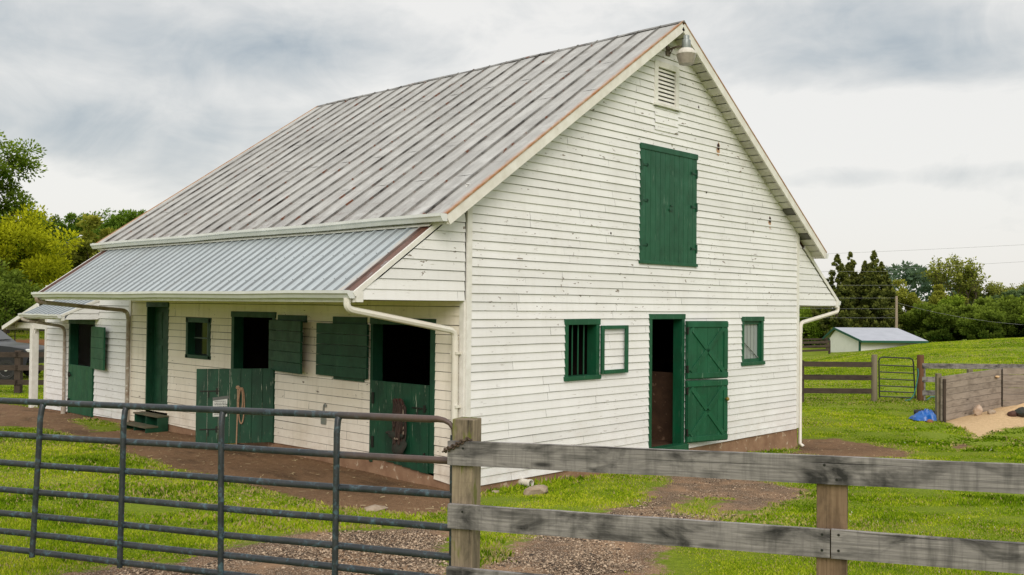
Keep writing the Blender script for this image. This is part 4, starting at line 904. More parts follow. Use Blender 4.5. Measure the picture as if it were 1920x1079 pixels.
# ------------------------------------------------------------------ foreground fence and gate
FA=Vector((-4.7886,-5.0088,0)); FD=Vector((.38747,-.92188,0)); FN=Vector((-.92188,-.38747,0)); UP=Vector((0,0,1))
def fpt(t,z,off=0): return FA+FD*t+FN*off+UP*z
FM=Matrix((FD,FN,UP)).transposed()
fence=thing('board_fence','weathered grey board fence with brown post across the right foreground','fence',tuple(fpt(0,.4)))
def rail(t0,t1,z0,z1,h,label=None):
    mb=MB(); n=10; P0=fpt(t0,z0,.018); P1=fpt(t1,z1,.018); rd=random.Random(int(t0*100+z0*1000)); ou,ov=rd.uniform(0,40),rd.uniform(0,40)
    rings=[]
    for i in range(n+1):
        p=P0.lerp(P1,i/n); a=rd.uniform(-.002,.002); b=rd.uniform(-.002,.002)
        rings.append([p+UP*(h/2+a)-FN*.016,p+UP*(h/2+a)+FN*.016,p-UP*(h/2+b)+FN*.016,p-UP*(h/2+b)-FN*.016])
    for i in range(n):
        u0=ou+(t1-t0)*i/n; u1=ou+(t1-t0)*(i+1)/n
        for k in range(4):
            a,b=rings[i][k],rings[i][(k+1)%4]; c,d_=rings[i+1][(k+1)%4],rings[i+1][k]
            v0=ov+(0 if k in (0,) else .03 if k==1 else .2); v1=v0+(.032 if k in (0,2) else h)
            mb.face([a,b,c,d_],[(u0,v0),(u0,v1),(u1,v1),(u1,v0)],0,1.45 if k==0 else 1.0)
    for r_ in (rings[0],rings[-1]): mb.face(r_,[(0,0),(0,.03),(.03,.03),(.03,0)],0,.9)
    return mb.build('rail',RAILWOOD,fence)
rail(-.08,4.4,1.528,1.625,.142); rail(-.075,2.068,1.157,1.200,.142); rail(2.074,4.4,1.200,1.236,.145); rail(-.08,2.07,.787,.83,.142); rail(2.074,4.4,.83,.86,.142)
mb=MB(); mb.box(fpt(0.0,.80,-.068),(.135,.132,1.85),FM); mb.build('post',POSTOLD,fence,bevel=.006)
mb=MB(); mb.box(fpt(2.075,.80,-.066),(.150,.128,1.48),FM); mb.box(fpt(4.3,.80,-.066),(.140,.128,1.55),FM); build_each(mb,'post',POSTNEW,fence,bevel=.006)
mb=MB()
for t,z_ in ((2.03,1.245),(2.03,1.165),(2.11,1.25),(2.11,1.17),(2.04,1.60),(2.10,1.53),(.02,1.56),(.02,1.19)): mb.lathe(fpt(t,z_,.034),[(.007,0),(.007,.002)],8,Matrix((FD,UP,FN)).transposed())
build_each(mb,'nail',IRON,fence)
gate=thing('pipe_gate','worn blue-grey pipe gate with seven rails in the left foreground','gate',tuple(fpt(-2.4,.45,-.04)))
GO=-.06
def gz_(t,k): return [1.712,1.466,1.261,1.066,.893,.760,.635][k]+.0125*t
for k in range(7):
    mb=MB(); t1=-.075
    r=.0225
    if k==0:
        path=[fpt(-4.95,gz_(-4.95,0),GO)]+[fpt(t,gz_(t,0),GO) for t in np.linspace(-4.8,-.24,12)]
        rs=[r]*13; path+=[fpt(-.19,gz_(-.19,0)+.002,GO),fpt(-.145,gz_(0,0)-.006,GO),fpt(-.11,gz_(0,0)-.022,GO),fpt(-.085,1.66,GO),fpt(-.078,1.60,GO)]; rs+=[.020,.017,.015,.015,.015]
        mb.tube(path,rs,12); mb.build('rail',GATETOP,gate,True)
    else:
        path=[fpt(t,gz_(t,k)+.002*math.sin(t*3+k),GO) for t in np.linspace(-4.95,-.08,14)]; mb.tube(path,r,12); mb.build('rail',GATETOP if k==1 else GATEPAINT,gate,True)
for tt,tb in ((-4.95,-4.95),(-4.12,-4.16),(-3.315,-3.375),(-2.563,-2.578),(-1.752,-1.738),(-.875,-.876),(-.085,-.085)):
    mb=MB(); dz=-.008; z1=gz_(tt,0)-.012
    if tt>-.1: mb.tube([fpt(tt,1.62,GO),fpt(tb,.60,GO)],.0195,12)
    else: mb.tube([fpt(tt,z1,GO),fpt(tt,z1-.02,GO+.012),fpt(tt+(tb-tt)*.1,z1-.10,GO+.022)]+[fpt(tt+(tb-tt)*k,z1-.10+(gz_(tb,6)-.03-z1+.10)*k,GO+.022) for k in (.3,.6,1)],[.0225,.021,.020,.020,.020,.020],12)
    mb.build('upright',GATEPAINT,gate,True)
# chain round the post
ch=MB(); pts=[fpt(-.105,1.535,.03),fpt(-.085,1.545,.045),fpt(-.06,1.558,.048),fpt(-.03,1.572,.046),fpt(-.005,1.588,.042),fpt(.02,1.603,.036),fpt(.045,1.612,.012),fpt(.06,1.606,-.02)]
dense=[]
for a,b in zip(pts[:-1],pts[1:]):
    for k in range(2): dense.append(a.lerp(b,k/2))
for i,p in enumerate(dense[:-1]):
    t=(dense[i+1]-p); ln=t.length*.85; t.normalize(); u=t.cross(FN).normalized() if i%2 else FN; u=(u-t*u.dot(t)).normalized()
    c=p+t*ln*.5; ch.tube([c+t*ln*.72*math.cos(6.2832*k/10)+u*.012*math.sin(6.2832*k/10) for k in range(10)],.0058,6,closed=True)
tag(ch.build('gate_chain',CHAIN,None,True,loc=tuple(fpt(0,1.58,.04))),'rusty chain looped over the top fence board at the gate post','chain')

# ------------------------------------------------------------------ other fences
def board_fence(pts,label,zs,posth,railm,postm,bw=.15,pw=.14,round_=False,group=None,name='board_fence',spacing=None,th=.03,zb=None,endpost=True):
    """pts: list of (X,s) post spots"""
    P=[Vector(site(*p,zb) if zb is not None else site(*p)) for p in pts]; t=thing(name,label,'fence',tuple(P[0]),group)
    for p in (P if endpost else P[:-1]):
        mb=MB()
        if round_: mb.lathe(p,[(pw/2,-.3),(pw/2,posth-.01),(pw/2-.01,posth)],12)
        else: mb.box(p+UP*(posth-.3)/2,(pw,pw,posth+.3),FMr)
        mb.build('post',postm,t)
    for z in zs:
        for a,b in zip(P[:-1],P[1:]):
            mb=MB(); e=(b-a); nn=Vector((-FW[0],-FW[1],0))*(pw/2+th/2); mb.bar(a+UP*z+nn-e.normalized()*.04,b+UP*z+nn+e.normalized()*.035,th,bw,(0,0,1)); mb.build('rail',railm,t)
    return t
FMr=Matrix((Vector((*RT,0)),Vector((*FW,0)),UP)).transposed()
RF=[(8.44,28.0),(10.52,28)]
tR=board_fence([(6.3,28.0),(8.43,28.0),(10.42,28.02)],'dark three-board pasture fence between the barn and the small gate',(1.07,.69,.30),1.17,RAILDARK,RAILDARK,zb=-.29,endpost=False)
def rpost(X,s,h,r,mat,label):
    p=Vector(site(X,s)); mb=MB(); mb.lathe(p,[(r,-.3),(r*1.02,.2),(r*.97,h-.03),(r*.9,h)],14); tag(mb.build('fence_post',mat,None,True,loc=tuple(p)),label,'post')
rpost(10.56,28.0,1.36,.085,POSTROUND,'pale round wooden post left of the small black gate')
rpost(11.90,28.0,1.33,.10,POSTBROWN,'reddish brown round post right of the small black gate')
tR2=board_fence([(11.95,28.0),(14.35,28.0),(16.6,28.0),(18.9,28.0)],'grey board fence running behind the timber bin',(1.05,.66,.27),1.12,RAILWOOD,RAILWOOD,zb=-.29)
sg=thing('walk_gate','small black tubular gate between the two round posts','gate',site(11.2,28.0))
q0=Vector(site(10.70,27.97))+UP*.10; q1=Vector(site(11.70,27.97))+UP*.04; tl=Vector((*RT,0))
z0=.0
mb=MB(); top=[q0+UP*.02,q0-tl*.02+UP*1.08,q0-tl*.02+tl*.03+UP*1.16,q0+tl*.10+UP*1.19,q1-tl*.14+UP*1.20,q1-tl*.05+UP*1.17,q1-tl*.02+UP*1.09,q1+tl*.04+UP*.03]; mb.tube(top,.021,8); mb.build('frame',BLACK,sg,True)
for k,h in enumerate((.05,.20,.36,.56,.76,.96)):
    mb=MB(); mb.tube([q0-tl*.01+UP*h,q1+tl*.01+UP*h],.017,8); mb.build('bar',BLACK,sg,True)
# teal cord, black rolls, blue tarp
mb=MB(); p=Vector(site(11.78,27.9)); mb.tube([p+UP*.95,p+UP*.8+tl*.02,p+UP*.5-tl*.03,p+UP*.2-tl*.10,p+UP*.04-tl*.22,p+UP*.02-tl*.36],.014,6)
mb.tube([p+UP*.03+tl*.25,p+UP*.14+tl*.4,p+UP*.10+tl*.6,p+UP*.02+tl*.7],.014,6); tag(mb.build('cord',m_plain('teal_cord',(.02,.22,.22)),None,True,loc=tuple(p)),'teal cord trailing from the brown gate post to the grass','cord')
def roll(X0,s0,X1,s1,r,label):
    a=Vector(site(X0,s0)); b=Vector(site(X1,s1)); mb=MB(); mb.tube([a+UP*r,a.lerp(b,.33)+UP*r*1.05,a.lerp(b,.66)+UP*r,b+UP*r],r,14); tag(mb.build('rubber_roll',m_plain('black_rubber',(.02,.021,.022),(.045,.045,.045),.7),None,True,loc=tuple(a)),label,'roll',None)
roll(10.30,24.6,10.72,24.3,.065,'black rolled mat lying behind the blue tarp'); roll(10.0,23.75,10.55,23.6,.085,'thicker black roll with its end showing left of the blue tarp')
def tarp():
    c=Vector(site(10.02,23.35)); mb=MB(); n,m_=22,16; V=[]
    for i in range(n):
        for j in range(m_):
            u=i/(n-1)*2-1; v=j/(m_-1)*2-1; e=max(0,1-(u*u)**1.3)*max(0,1-(v*v)**1.3)
            h=.27*e**.5*(.75+.25*u)+.035*math.sin(u*9+v*5)*e+.03*math.sin(v*13-u*4)*e+.02
            V.append(c+tl*(u*.27+.03*math.sin(v*4))+Vector((*FW,0))*(v*.24+.03*math.sin(u*5))+UP*h)
    for i in range(n-1):
        for j in range(m_-1): mb.face([V[i*m_+j],V[(i+1)*m_+j],V[(i+1)*m_+j+1],V[i*m_+j+1]])
    o=mb.build('tarp',m_plain('blue_tarp',(.004,.085,.40),(.01,.13,.46),.3,bmp=.1,spec=.6),None,True,loc=tuple(c)); o.data.polygons.foreach_set('use_smooth',[False]*len(o.data.polygons)); tag(o,'crumpled bright blue tarp on the grass beside the timber bin','tarp')
tarp()
RED=m_plain('red_brick_stone',(.30,.13,.07),(.2,.09,.05),.9)
stone(9.98,22.95,(.09,.08,.09),31,'reddish brown stone below the blue tarp',RED)
# timber bin
bn=thing('timber_bin','open-fronted bin of silvered planks holding pale sawdust','bin',site(10.3,23.0))
A0=Vector(site(10.28,23.0,0)); A1=Vector(site(12.60,24.8,0)); B1=Vector(site(16.5,24.2,0)); zg=-.27
def planks(a,b,z0,z1,n,slope=0,name='plank',miss=()):
    e=(b-a).normalized()
    for k in range(n):
        if k in miss: continue
        h=(z1-z0)/n; mb=MB(); zc=z0+(k+.5)*h
        mb.bar(a+UP*(zc),b+UP*(zc+slope),.045,h-.008,(0,0,1)); mb.build(name,BINWOOD,bn)
planks(A0,A1,zg,.80,7,.10); planks(A1+tl*.06,B1,-.10,.92,6,-.03)
for p,h,m_ in ((site(10.27,23.15),1.16,POSTROUND),(site(10.335,23.0),1.04,RAILDARK),(site(12.66,24.95),1.16,RAILDARK),(site(11.55,24.25),1.2,POSTROUND)):
    mb=MB(); mb.box(Vector((p[0],p[1],-.3+h/2)),(.06 if h==1.04 else .11,.11,h),FMr); mb.build('post',m_,bn)  # the narrow dark post is added to draw the pale post's shadow edge
mb=MB(); px=Vector(site(13.4,24.35,.53)); mb.rock(tuple(px),(.7,.05,.03),3); mb.rock(site(12.40,24.56,.70),(.10,.05,.05),5); 
PS_=m_plain('pale_sawdust',(.66,.46,.26),(.50,.33,.17),.95,scale=12,bmp=.5)
mb.build('sawdust_heap',PS_,bn)
def heap():
    mb=MB(); n=34; V=[]; c=Vector(site(13.1,24.0)); 
    for i in range(n):
        for j in range(n):
            u=i/(n-1)*2-1; v=j/(n-1)*2-1; r=math.hypot(u,v); h=.42*max(0,1-r)**1.2+.03*math.sin(u*11+v*7)*max(0,1-r)+.02*math.sin(v*17-u*5)*max(0,1-r)-.03
            X=13.3+u*1.5; s=23.9+v*1.0; p=site(X,s); V.append((p[0],p[1],p[2]+.1+h))
    for i in range(n-1):
        for j in range(n-1): mb.face([V[i*n+j],V[(i+1)*n+j],V[(i+1)*n+j+1],V[i*n+j+1]])
    tag(mb.build('sawdust',PS_,None,True),'pale sawdust heaped inside the timber bin','sawdust',kind='stuff')
heap()
PALE=m_plain('pale_stone',(.52,.42,.33),(.40,.28,.20),.9)
stone(11.42,23.55,(.15,.11,.22),41,'pale upright stone against the timber bin wall',PALE,.16); stone(11.70,23.45,(.12,.10,.12),42,'smaller tan stone right of the pale upright stone by the bin',STONE,.14)
bd=thing('discarded_blanket','dark bundled horse blanket lying on the sawdust','blanket',site(12.35,23.2)); p=site(12.3,23.15)
mb=MB(); mb.rock((p[0],p[1],p[2]+.20),(.26,.24,.20),51); mb.rock(site(12.75,23.15,p[2]+.28),(.34,.25,.34),52); mb.build('cloth',m_plain('dark_cloth',(.02,.035,.028),(.05,.03,.025),.9),bd)
mb=MB(); mb.rock(site(12.02,23.1,p[2]+.16),(.13,.12,.14),53); mb.rock(site(12.62,23.0,p[2]+.22),(.16,.1,.2),54); build_each(mb,'brown_fold',m_plain('brown_cloth',(.10,.05,.035),(.06,.03,.025),.9),bd)

# ------------------------------------------------------------------ shed, pole, wires
shed=thing('shed','low white shed with green trim and pale metal roof behind the hill','shed',site(32.5,94))
def sp(X,s,z): return Vector(site(X,s,z))
gl,gr_=(32.05,97.0),(33.3,92.0)
ap_=(gl[0]+.24*(gr_[0]-gl[0]),gl[1]+.24*(gr_[1]-gl[1]))
ev=Vector((6.0,.4))        # direction of the long wall in (X,s)
def shp(base,k): return (base[0]+ev.x*k,base[1]+ev.y*k)
ze,zr_=-.55,.50
mb=MB()
mb.face([sp(*gl,-3),sp(*gr_,-3),sp(*gr_,ze-.1),sp(*ap_,zr_-.12),sp(*gl,ze-.1)]); g2=shp(gr_,1); g3=shp(gl,1)
mb.face([sp(*gr_,-3),sp(*g2,-3),sp(*g2,ze-.1),sp(*gr_,ze-.1)]); mb.face([sp(*g3,-3),sp(*g2,-3),sp(*g2,ze),sp(*shp(ap_,1),zr_-.1),sp(*g3,ze)]); mb.face([sp(*gl,-3),sp(*g3,-3),sp(*g3,ze),sp(*gl,ze)])
mb.build('wall',m_plain('shed_white',(.82,.82,.76),(.74,.74,.68),.6,scale=2),shed)
md_=ap_; r0=sp(md_[0]-.25,md_[1],zr_); r1=sp(md_[0]+ev.x+.2,md_[1]+ev.y,zr_)
e0=sp(gr_[0]-.15,gr_[1]-.9,ze-.08); e1=sp(g2[0]+.35,g2[1]-.9,ze-.08); b0=sp(gl[0]-.4,gl[1]+.9,ze-.08); b1=sp(g3[0]+.2,g3[1]+.9,ze-.08)
mb=MB(); mb.face([r0,r1,e1,e0]); mb.face([r0,r1,b1,b0]); mb.build('roof',m_plain('shed_metal_roof',(.42,.44,.50),(.37,.39,.44),.45,.15,1),shed)
mb=MB(); 
for a,b in ((r0,e0),(r0,b0),(e0,e1)): mb.bar(a-UP*.09,b-UP*.09,.06,.2,(0,0,1))
for k in (gl,gr_): a=sp(*k,-3); mb.bar(a,a+UP*(3+ze-.1),.16,.16,(0,1,0))
mb.build('green_trim',m_plain('shed_green',(.006,.085,.05)),shed)
pole=thing('utility_pole','bare pale utility pole behind the white shed','pole',site(40.0,100)); pb=Vector(site(40.0,100)); mb=MB(); mb.lathe(pb,[(.15,-.5),(.12,5.2),(.11,5.25)],10); mb.build('shaft',m_plain('pole_wood',(.34,.27,.2),(.24,.19,.14),.9),pole)
mb=MB(); mb.tube([pb+UP*3.6,pb+UP*2.9-tl*2.0],.02,5); mb.build('brace_wire',IRON,pole)
def wire(a,b,sag,label,r=.015):
    a=Vector(a);b=Vector(b); mb=MB(); mb.tube([a.lerp(b,i/16)-UP*sag*4*(i/16)*(1-i/16) for i in range(17)],r,5); tag(mb.build('overhead_wire',m_plain('wire_grey',(.33,.34,.35)),None,loc=tuple(a)),label,'wire')
def ap(u,v,s):   # bearing/elevation of a far point as seen from the site origin
    X=(u-960)/1803*s; vh=572.4+(u-960)*.0098; return site(X,s,CAM[2]-(v-vh)/1803*s)
wire(ap(1500,478,118),ap(2100,449,118),.1,'topmost overhead wire crossing the sky at the right'); wire(ap(1500,512,118),ap(2100,480,118),.1,'second overhead wire passing in front of the open-crowned tree')
for v0,v1,lb in ((507,508,'highest'),(533,535,'second'),(557,559,'third'),(577,580,'fourth'),(594,598,'lowest')):
    wire(ap(1380,v0,99),ap(1682,v0+2,100),.05,lb+' of the fence-like wires in front of the cedars',.008)
wire(ap(1682,568,100),ap(2000,612,97),.6,'wire sloping right from the utility pole over the bushes',.009)

# far pasture fences
dF=dict(railm=RAILDARK,postm=RAILDARK)
board_fence([(20+3.4*i,102.5) for i in range(5)],'distant dark fence left of the white shed, upper line',(1.25,.85,.45),1.4,RAILDARK,RAILDARK,.16,.16)
board_fence([(18.4+4.0*i,92) for i in range(4)],'distant dark fence left of the white shed, nearer line',(1.2,.8,.4),1.3,RAILDARK,RAILDARK,.2,.16)
board_fence([(-26+3.2*i,28.0) for i in range(4)]+[(-14.32,28.0),(-11.2,28.0),(-8.2,28.2)],'dark weathered three-board fence in front of the black pickup',(1.13,.75,.33),1.25,RAILDARK,RAILDARK,.15,.17)
board_fence([(-40+3.4*i,53) for i in range(9)],'dark board fence across the pasture beyond the pickup',(1.3,.9,.5),1.45,RAILDARK,RAILDARK,.15,.16)
board_fence([(-44+3.6*i,72) for i in range(9)],'farther dark board fence higher up the left pasture',(1.3,.9,.5),1.45,RAILDARK,RAILDARK,.15,.18)
pg=thing('pen_gate','grey tubular pen gate standing beyond the pickup','gate',site(-24.6,47)); a=Vector(site(-25.6,47)); b=Vector(site(-24.25,47))
mb=MB(); mb.tube([a+UP*.1,a+UP*1.3,b+UP*1.3,b+UP*.1],.03,8); mb.build('frame',GATERUST,pg,True)
for h in (.3,.55,.8,1.05):
    mb=MB(); mb.tube([a+UP*h,b+UP*h],.02,6); mb.build('bar',GATERUST,pg,True)

# ------------------------------------------------------------------ pickup
def truck():
    base=Vector(site(-18.35,34.0)); t=thing('pickup_truck','dark grey pickup truck parked behind the left fence','pickup',tuple(base))
    fx=tl; fy=Vector((*FW,0))     # forward = right in the photo
    def T(x,y,z): return base+fx*x+fy*y+UP*z
    CAR=m_plain('charcoal_car_paint',(.016,.018,.021),(.014,.015,.017),.3,.1,1,bmp=0,spec=.45); TRIM=m_plain('black_plastic_trim',(.012,.012,.013),None,.5,bmp=0)
    # x from front axle (wheel centre at x=1.0)
    prof=[(1.78,.52),(1.86,.80),(1.83,1.02),(1.70,1.12),(1.1,1.20),(.42,1.26),(-.25,1.80),(-.6,1.86),(-2.1,1.86),(-2.45,1.32),(-4.0,1.32),(-4.05,.55),(-3.3,.50),(-.1,.45),(.5,.45)]
    mb=MB(); secs=[]
    for y,sc in ((-.95,.0),(-.93,.03),(-.80,.06)): secs.append((y,sc))
    ys=[-.93,-.88,-.70,0,.70,.88,.93]
    rings=[]
    for y in ys:
        k=abs(y)/.93; ring=[]
        for x,z in prof:
            zz=z; yy=y
            if z>1.3 and x>-2.4: yy=y*(.80)
            xx=x-(.10*k**3 if x>1.5 else 0); zz=z-(.05*k**4 if z>1 else 0)
            ring.append(T(xx,yy,zz))
        rings.append(ring)
    mb.ring_tube(rings); body=mb.build('body',CAR,t,True)
    mb=MB()                                                    # flared arches
    for ax in (1.0,-2.9):
        for sy in (-1,1):
            pts=[T(ax+.50*math.cos(a_),sy*.95,.42+.50*math.sin(a_)) for a_ in np.linspace(0,math.pi,13)]; mb.tube(pts,.055,8)
    mb.build('fender_flare',CAR,body,True)
    mb=MB(); 
    for ax in (1.0,-2.9):
        for sy in (-1,): mb.lathe(T(ax,sy*.925,.40),[(.46,0),(.46,.012)],24,Matrix((fx,UP,-fy)).transposed())
    build_each(mb,'wheel_well',TRIM,body)
    for ax in (1.0,-2.9):
        for sy in (-1,1):
            M_=Matrix((fx,UP,fy*sy)).transposed(); w=bpy.data.objects.new('wheel',None); COL.objects.link(w); w.parent=t; w.location=T(ax,sy*.84,.36)-base
            mb=MB(); mb.lathe(T(ax,sy*.84,.36),[(.22,-.1),(.33,-.11),(.36,-.07),(.36,.07),(.33,.115),(.235,.11),(.22,.06)],28,M_); mb.build('tyre',m_plain('tyre_rubber',(.02,.02,.02),(.03,.03,.028),.8),w,True)
            mb=MB(); mb.lathe(T(ax,sy*.84,.36),[(.235,.06),(.235,.10),(.21,.085),(.205,.055)],28,M_); mb.lathe(T(ax,sy*.84,.36),[(.06,.05),(.06,.10),(.04,.11)],14,M_)
            for k in range(5):
                a_=6.2832*k/5+.3; c=T(ax,sy*.84,.36)+(fx*math.cos(a_)+UP*math.sin(a_))*.135+fy*sy*.082; mb.box(c,(.17,.075,.022),Matrix((fx*math.cos(a_)+UP*math.sin(a_),-fx*math.sin(a_)+UP*math.cos(a_),fy*sy)).transposed())
            mb.build('rim',m_plain('alloy_rim',(.72,.72,.72),(.6,.6,.6),.35,.15,bmp=0),w,True)
    mb=MB(); mb.box(T(1.90,0,.66),(.16,1.86,.26),FMr); mb.build('bumper',TRIM,t,bevel=.03)
    mb=MB(); mb.box(T(1.97,0,.54),(.06,1.5,.05),FMr); mb.box(T(-.9,-.97,.48),(2.3,.10,.06),FMr); build_each(mb,'chrome_strip',m_plain('chrome',(.75,.75,.75),None,.15,1,bmp=0),t)
    for sy in (-1,1):
        mb=MB(); mb.box(T(1.74,sy*.80,.97),(.20,.24,.20),FMr); mb.build('headlight',m_plain('lamp_glass',(.75,.75,.74),None,.1,.2,bmp=0),t,bevel=.03)
        mb=MB(); mb.box(T(1.68,sy*.925,.86),(.16,.05,.14),FMr); mb.build('marker_light',m_plain('amber_lens',(.55,.17,.08),None,.3,bmp=0),t,bevel=.015)
    mb=MB(); g=.745
    mb.face([T(.30,-.74,1.33),T(-.24,-.70,1.75),T(-.24,.70,1.75),T(.30,.74,1.33)]); 
    for v in range(len(mb.v)): mb.v[v]=tuple(Vector(mb.v[v])+fx*.03+UP*.025)
    for sy in (-1,1): mb.face([T(.22,sy*(g+.02),1.32),T(-.3,sy*(g+.02),1.76),T(-2.1,sy*(g+.02),1.76),T(-2.2,sy*(g+.02),1.34)])
    mb.build('window',DARKGLASS,t)
    mb=MB(); mb.box(T(-.05,-.92,1.38),(.14,.22,.16),FMr); mb.build('mirror',TRIM,t,bevel=.02)
truck()

# ------------------------------------------------------------------ trees
BARK=m_plain('bark',(.10,.075,.055),(.055,.042,.032),.95,scale=5,bmp=.6); BARKP=m_plain('pale_bark',(.28,.25,.21),(.18,.15,.12),.95,scale=5)
LM={'mid':m_leaf('leaf_mid',(0.042, 0.092, 0.009),(0.27, 0.37, 0.042)),'dark':m_leaf('leaf_dark',(0.032, 0.066, 0.01),(0.215, 0.285, 0.042)),'yellow':m_leaf('leaf_yellow',(0.05, 0.085, 0.005),(0.6, 0.62, 0.026),.35),
'olive':m_leaf('leaf_olive',(0.07, 0.098, 0.014),(0.37, 0.38, 0.06)),'cedar':m_leaf('cedar_spray',(0.036, 0.052, 0.013),(0.215, 0.235, 0.055)),'blue':m_leaf('leaf_blue_green',(0.038, 0.078, 0.034),(0.165, 0.235, 0.105)),
'wood':m_leaf('leaf_wood',(0.028, 0.072, 0.01),(0.17, 0.27, 0.032)),'far':m_leaf('leaf_far',(.045,.085,.055),(.125,.185,.115)),'autumn':m_leaf('leaf_autumn',(0.07, 0.1, 0.016),(0.38, 0.4, 0.075))}  # the far leaves have distance haze mixed into their colour
def leaves(cent,size,tint,seed,flat=.0):
    rg=np.random.default_rng(seed); n=len(cent)
    a=rg.normal(size=(n,3)); a/=np.linalg.norm(a,axis=1)[:,None]; b=rg.normal(size=(n,3)); b-=a*(a*b).sum(1)[:,None]; b/=np.linalg.norm(b,axis=1)[:,None]
    s=(size*rg.uniform(.6,1.3,n))[:,None]; V=np.stack([cent-a*s,cent-b*s*.55,cent+a*s,cent+b*s*.55],1).reshape(-1,3)
    return V,np.arange(4*n).reshape(-1,4),tint
def crown_mesh(name,clumps,rc,per,size,seed,mat,base=0.0,vstretch=.75):
    """clumps: (n,3) centres, rc radii"""
    rg=np.random.default_rng(seed); n=len(clumps)
    d=rg.normal(size=(n,per,3)); d/=np.linalg.norm(d,axis=2)[...,None]; rr=rg.random((n,per))**.45
    off=d*rr[...,None]*rc[:,None,None]; off[...,2]*=vstretch
    c=(clumps[:,None]+off).reshape(-1,3)
    mid=clumps.mean(0); ex=np.abs(clumps-mid).max(0)+1e-6
    out=np.linalg.norm((clumps-mid)/ex,axis=1)
    t=.12+.30*np.repeat(rg.random(n),per)+.34*(off[...,2]/rc[:,None]).ravel()*1.1+.18*((c[:,2]-mid[2])/ex[2])+.16*np.repeat(np.clip(out,0,1),per)+rg.normal(0,.10,n*per)  # paler tint at clump tops and crown outside paints in the light
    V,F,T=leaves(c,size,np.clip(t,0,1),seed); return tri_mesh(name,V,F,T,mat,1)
def ell_clumps(n,rx,rz,cz,seed,inner=.45,lump=.2):
    rg=np.random.default_rng(seed); d=rg.normal(size=(n,3)); d/=np.linalg.norm(d,axis=1)[:,None]; r=inner+(1-inner)*rg.random(n)**.6
    k=1+lump*np.sin(d[:,0]*4+seed)*np.cos(d[:,1]*3.3+seed*2)+lump*.6*np.sin(d[:,2]*6+seed)
    return np.stack([d[:,0]*rx*r*k,d[:,1]*rx*r*k,cz+d[:,2]*rz*r*k],-1)
def trunk_mb(H,r,limbs,seed):
    rd=random.Random(seed); mb=MB(); mb.tube([(0,0,-.3),(0.02*H*rd.uniform(-1,1),0,H*.4),(0.03*H*rd.uniform(-1,1),0.02*H*rd.uniform(-1,1),H*.85)],[r*1.3,r*.85,r*.3],8)
    for p in limbs:
        z0=H*rd.uniform(.25,.6); mb.tube([(0,0,z0),(p[0]*.45,p[1]*.45,z0+(p[2]-z0)*.55),tuple(p)],[r*.42,r*.25,r*.06],6)
    return mb
_protos={}
def broad(key,name,kind,rx,rz,cz,H,nc,per,lsize,seed,tr=.25,rcf=.30,inner=.45,lump=.22):
    cl=ell_clumps(nc,rx,rz,cz,seed,inner,lump); rc=np.random.default_rng(seed+1).uniform(.6,1.25,nc)*rcf*min(rx,rz*1.3)
    cm=crown_mesh('crown',cl,rc,per,lsize,seed,LM[kind]); mb=trunk_mb(cz+rz*.4,tr,[tuple(c) for c in cl[:: max(1,nc//12)]],seed)
    _protos[key]=(name,cm,mb)
def place(key,X,s,scale,label,group=None,rot=None,z=None,name=None,sz=None):
    nm,cm,tm=_protos[key]; p=site(X,s,z); root=thing(name or nm,label,'tree',p,group); rot=random.uniform(0,6.28) if rot is None else rot
    root.rotation_euler=(0,0,rot); root.scale=(scale,scale,sz or scale)
    c=bpy.data.objects.new('crown',cm); COL.objects.link(c); c.parent=root
    if isinstance(tm,MB):
        t=tm.build('trunk',BARK,None); t.parent=root; _protos[key]=(nm,cm,t.data)
    else: t=bpy.data.objects.new('trunk',tm); COL.objects.link(t); t.parent=root
    return root
# left trees
broad('tall','broadleaf_tree','mid',3.6,4.6,8.6,12,130,230,.105,11,.3,.26,.35,.3)
broad('gold','yellow_green_tree','yellow',4.1,3.3,4.2,7,120,300,.105,12,.3,.28,.4,.25)
broad('low','broadleaf_tree','dark',2.6,1.7,2.6,4,80,220,.085,13,.12,.28,.4,.25)
broad('wood1','woodland_tree','wood',4.5,5.0,8,12,80,150,.25,14,.3,.30,.5,.22); broad('wood2','woodland_tree','wood',5.2,5.2,8,12,80,150,.26,15,.3,.30,.5,.3); broad('wood3','woodland_tree','dark',4.2,5.4,8,12,70,150,.25,16,.3,.3,.5,.25)
# right trees
broad('bush','leafy_bush','mid',2.6,2.3,2.3,3.5,80,190,.14,17,.12,.28,.45,.25); broad('bushd','leafy_bush','dark',2.6,2.4,2.4,3.5,80,190,.14,18,.12,.28,.45,.3); broad('olive','olive_tree','olive',2.8,3.0,4.2,6,90,180,.15,19,.2,.27,.45,.25)
broad('pine','dark_evergreen','blue',2.2,2.9,3.4,5,90,170,.14,20,.18,.28,.4,.3)
def cedar(key,seed,R0=3.1,H=10):
    rg=np.random.default_rng(seed); cl=[];rc=[]
    tips=[(0,0,1.0)]+[(rg.uniform(-.9,.9),rg.uniform(-.9,.9),rg.uniform(.62,.9)) for _ in range(3)]
    for tx,ty,th in tips:
        n=int(115*th)
        for i in range(n):
            h=rg.random()**.75; r=R0*(.75 if th<1 else 1)*(1-h)**.9*(.45+.6*rg.random()); a=rg.uniform(0,6.28)
            cl.append((tx+r*math.cos(a),ty+r*math.sin(a),min(H*th,.4+h*(H*th-.4)+.35*r))); rc.append(.09+.40*(1-h)*rg.uniform(.45,1.1))
    cm=crown_mesh('crown',np.array(cl),np.array(rc),45,.15,seed,LM['cedar'],vstretch=1.2); _protos[key]=('cedar_tree',cm,trunk_mb(H*.8,.2,[],seed))
cedar('ced1',31); cedar('ced2',32,3.5,9.5); cedar('ced3',33,2.5,10)
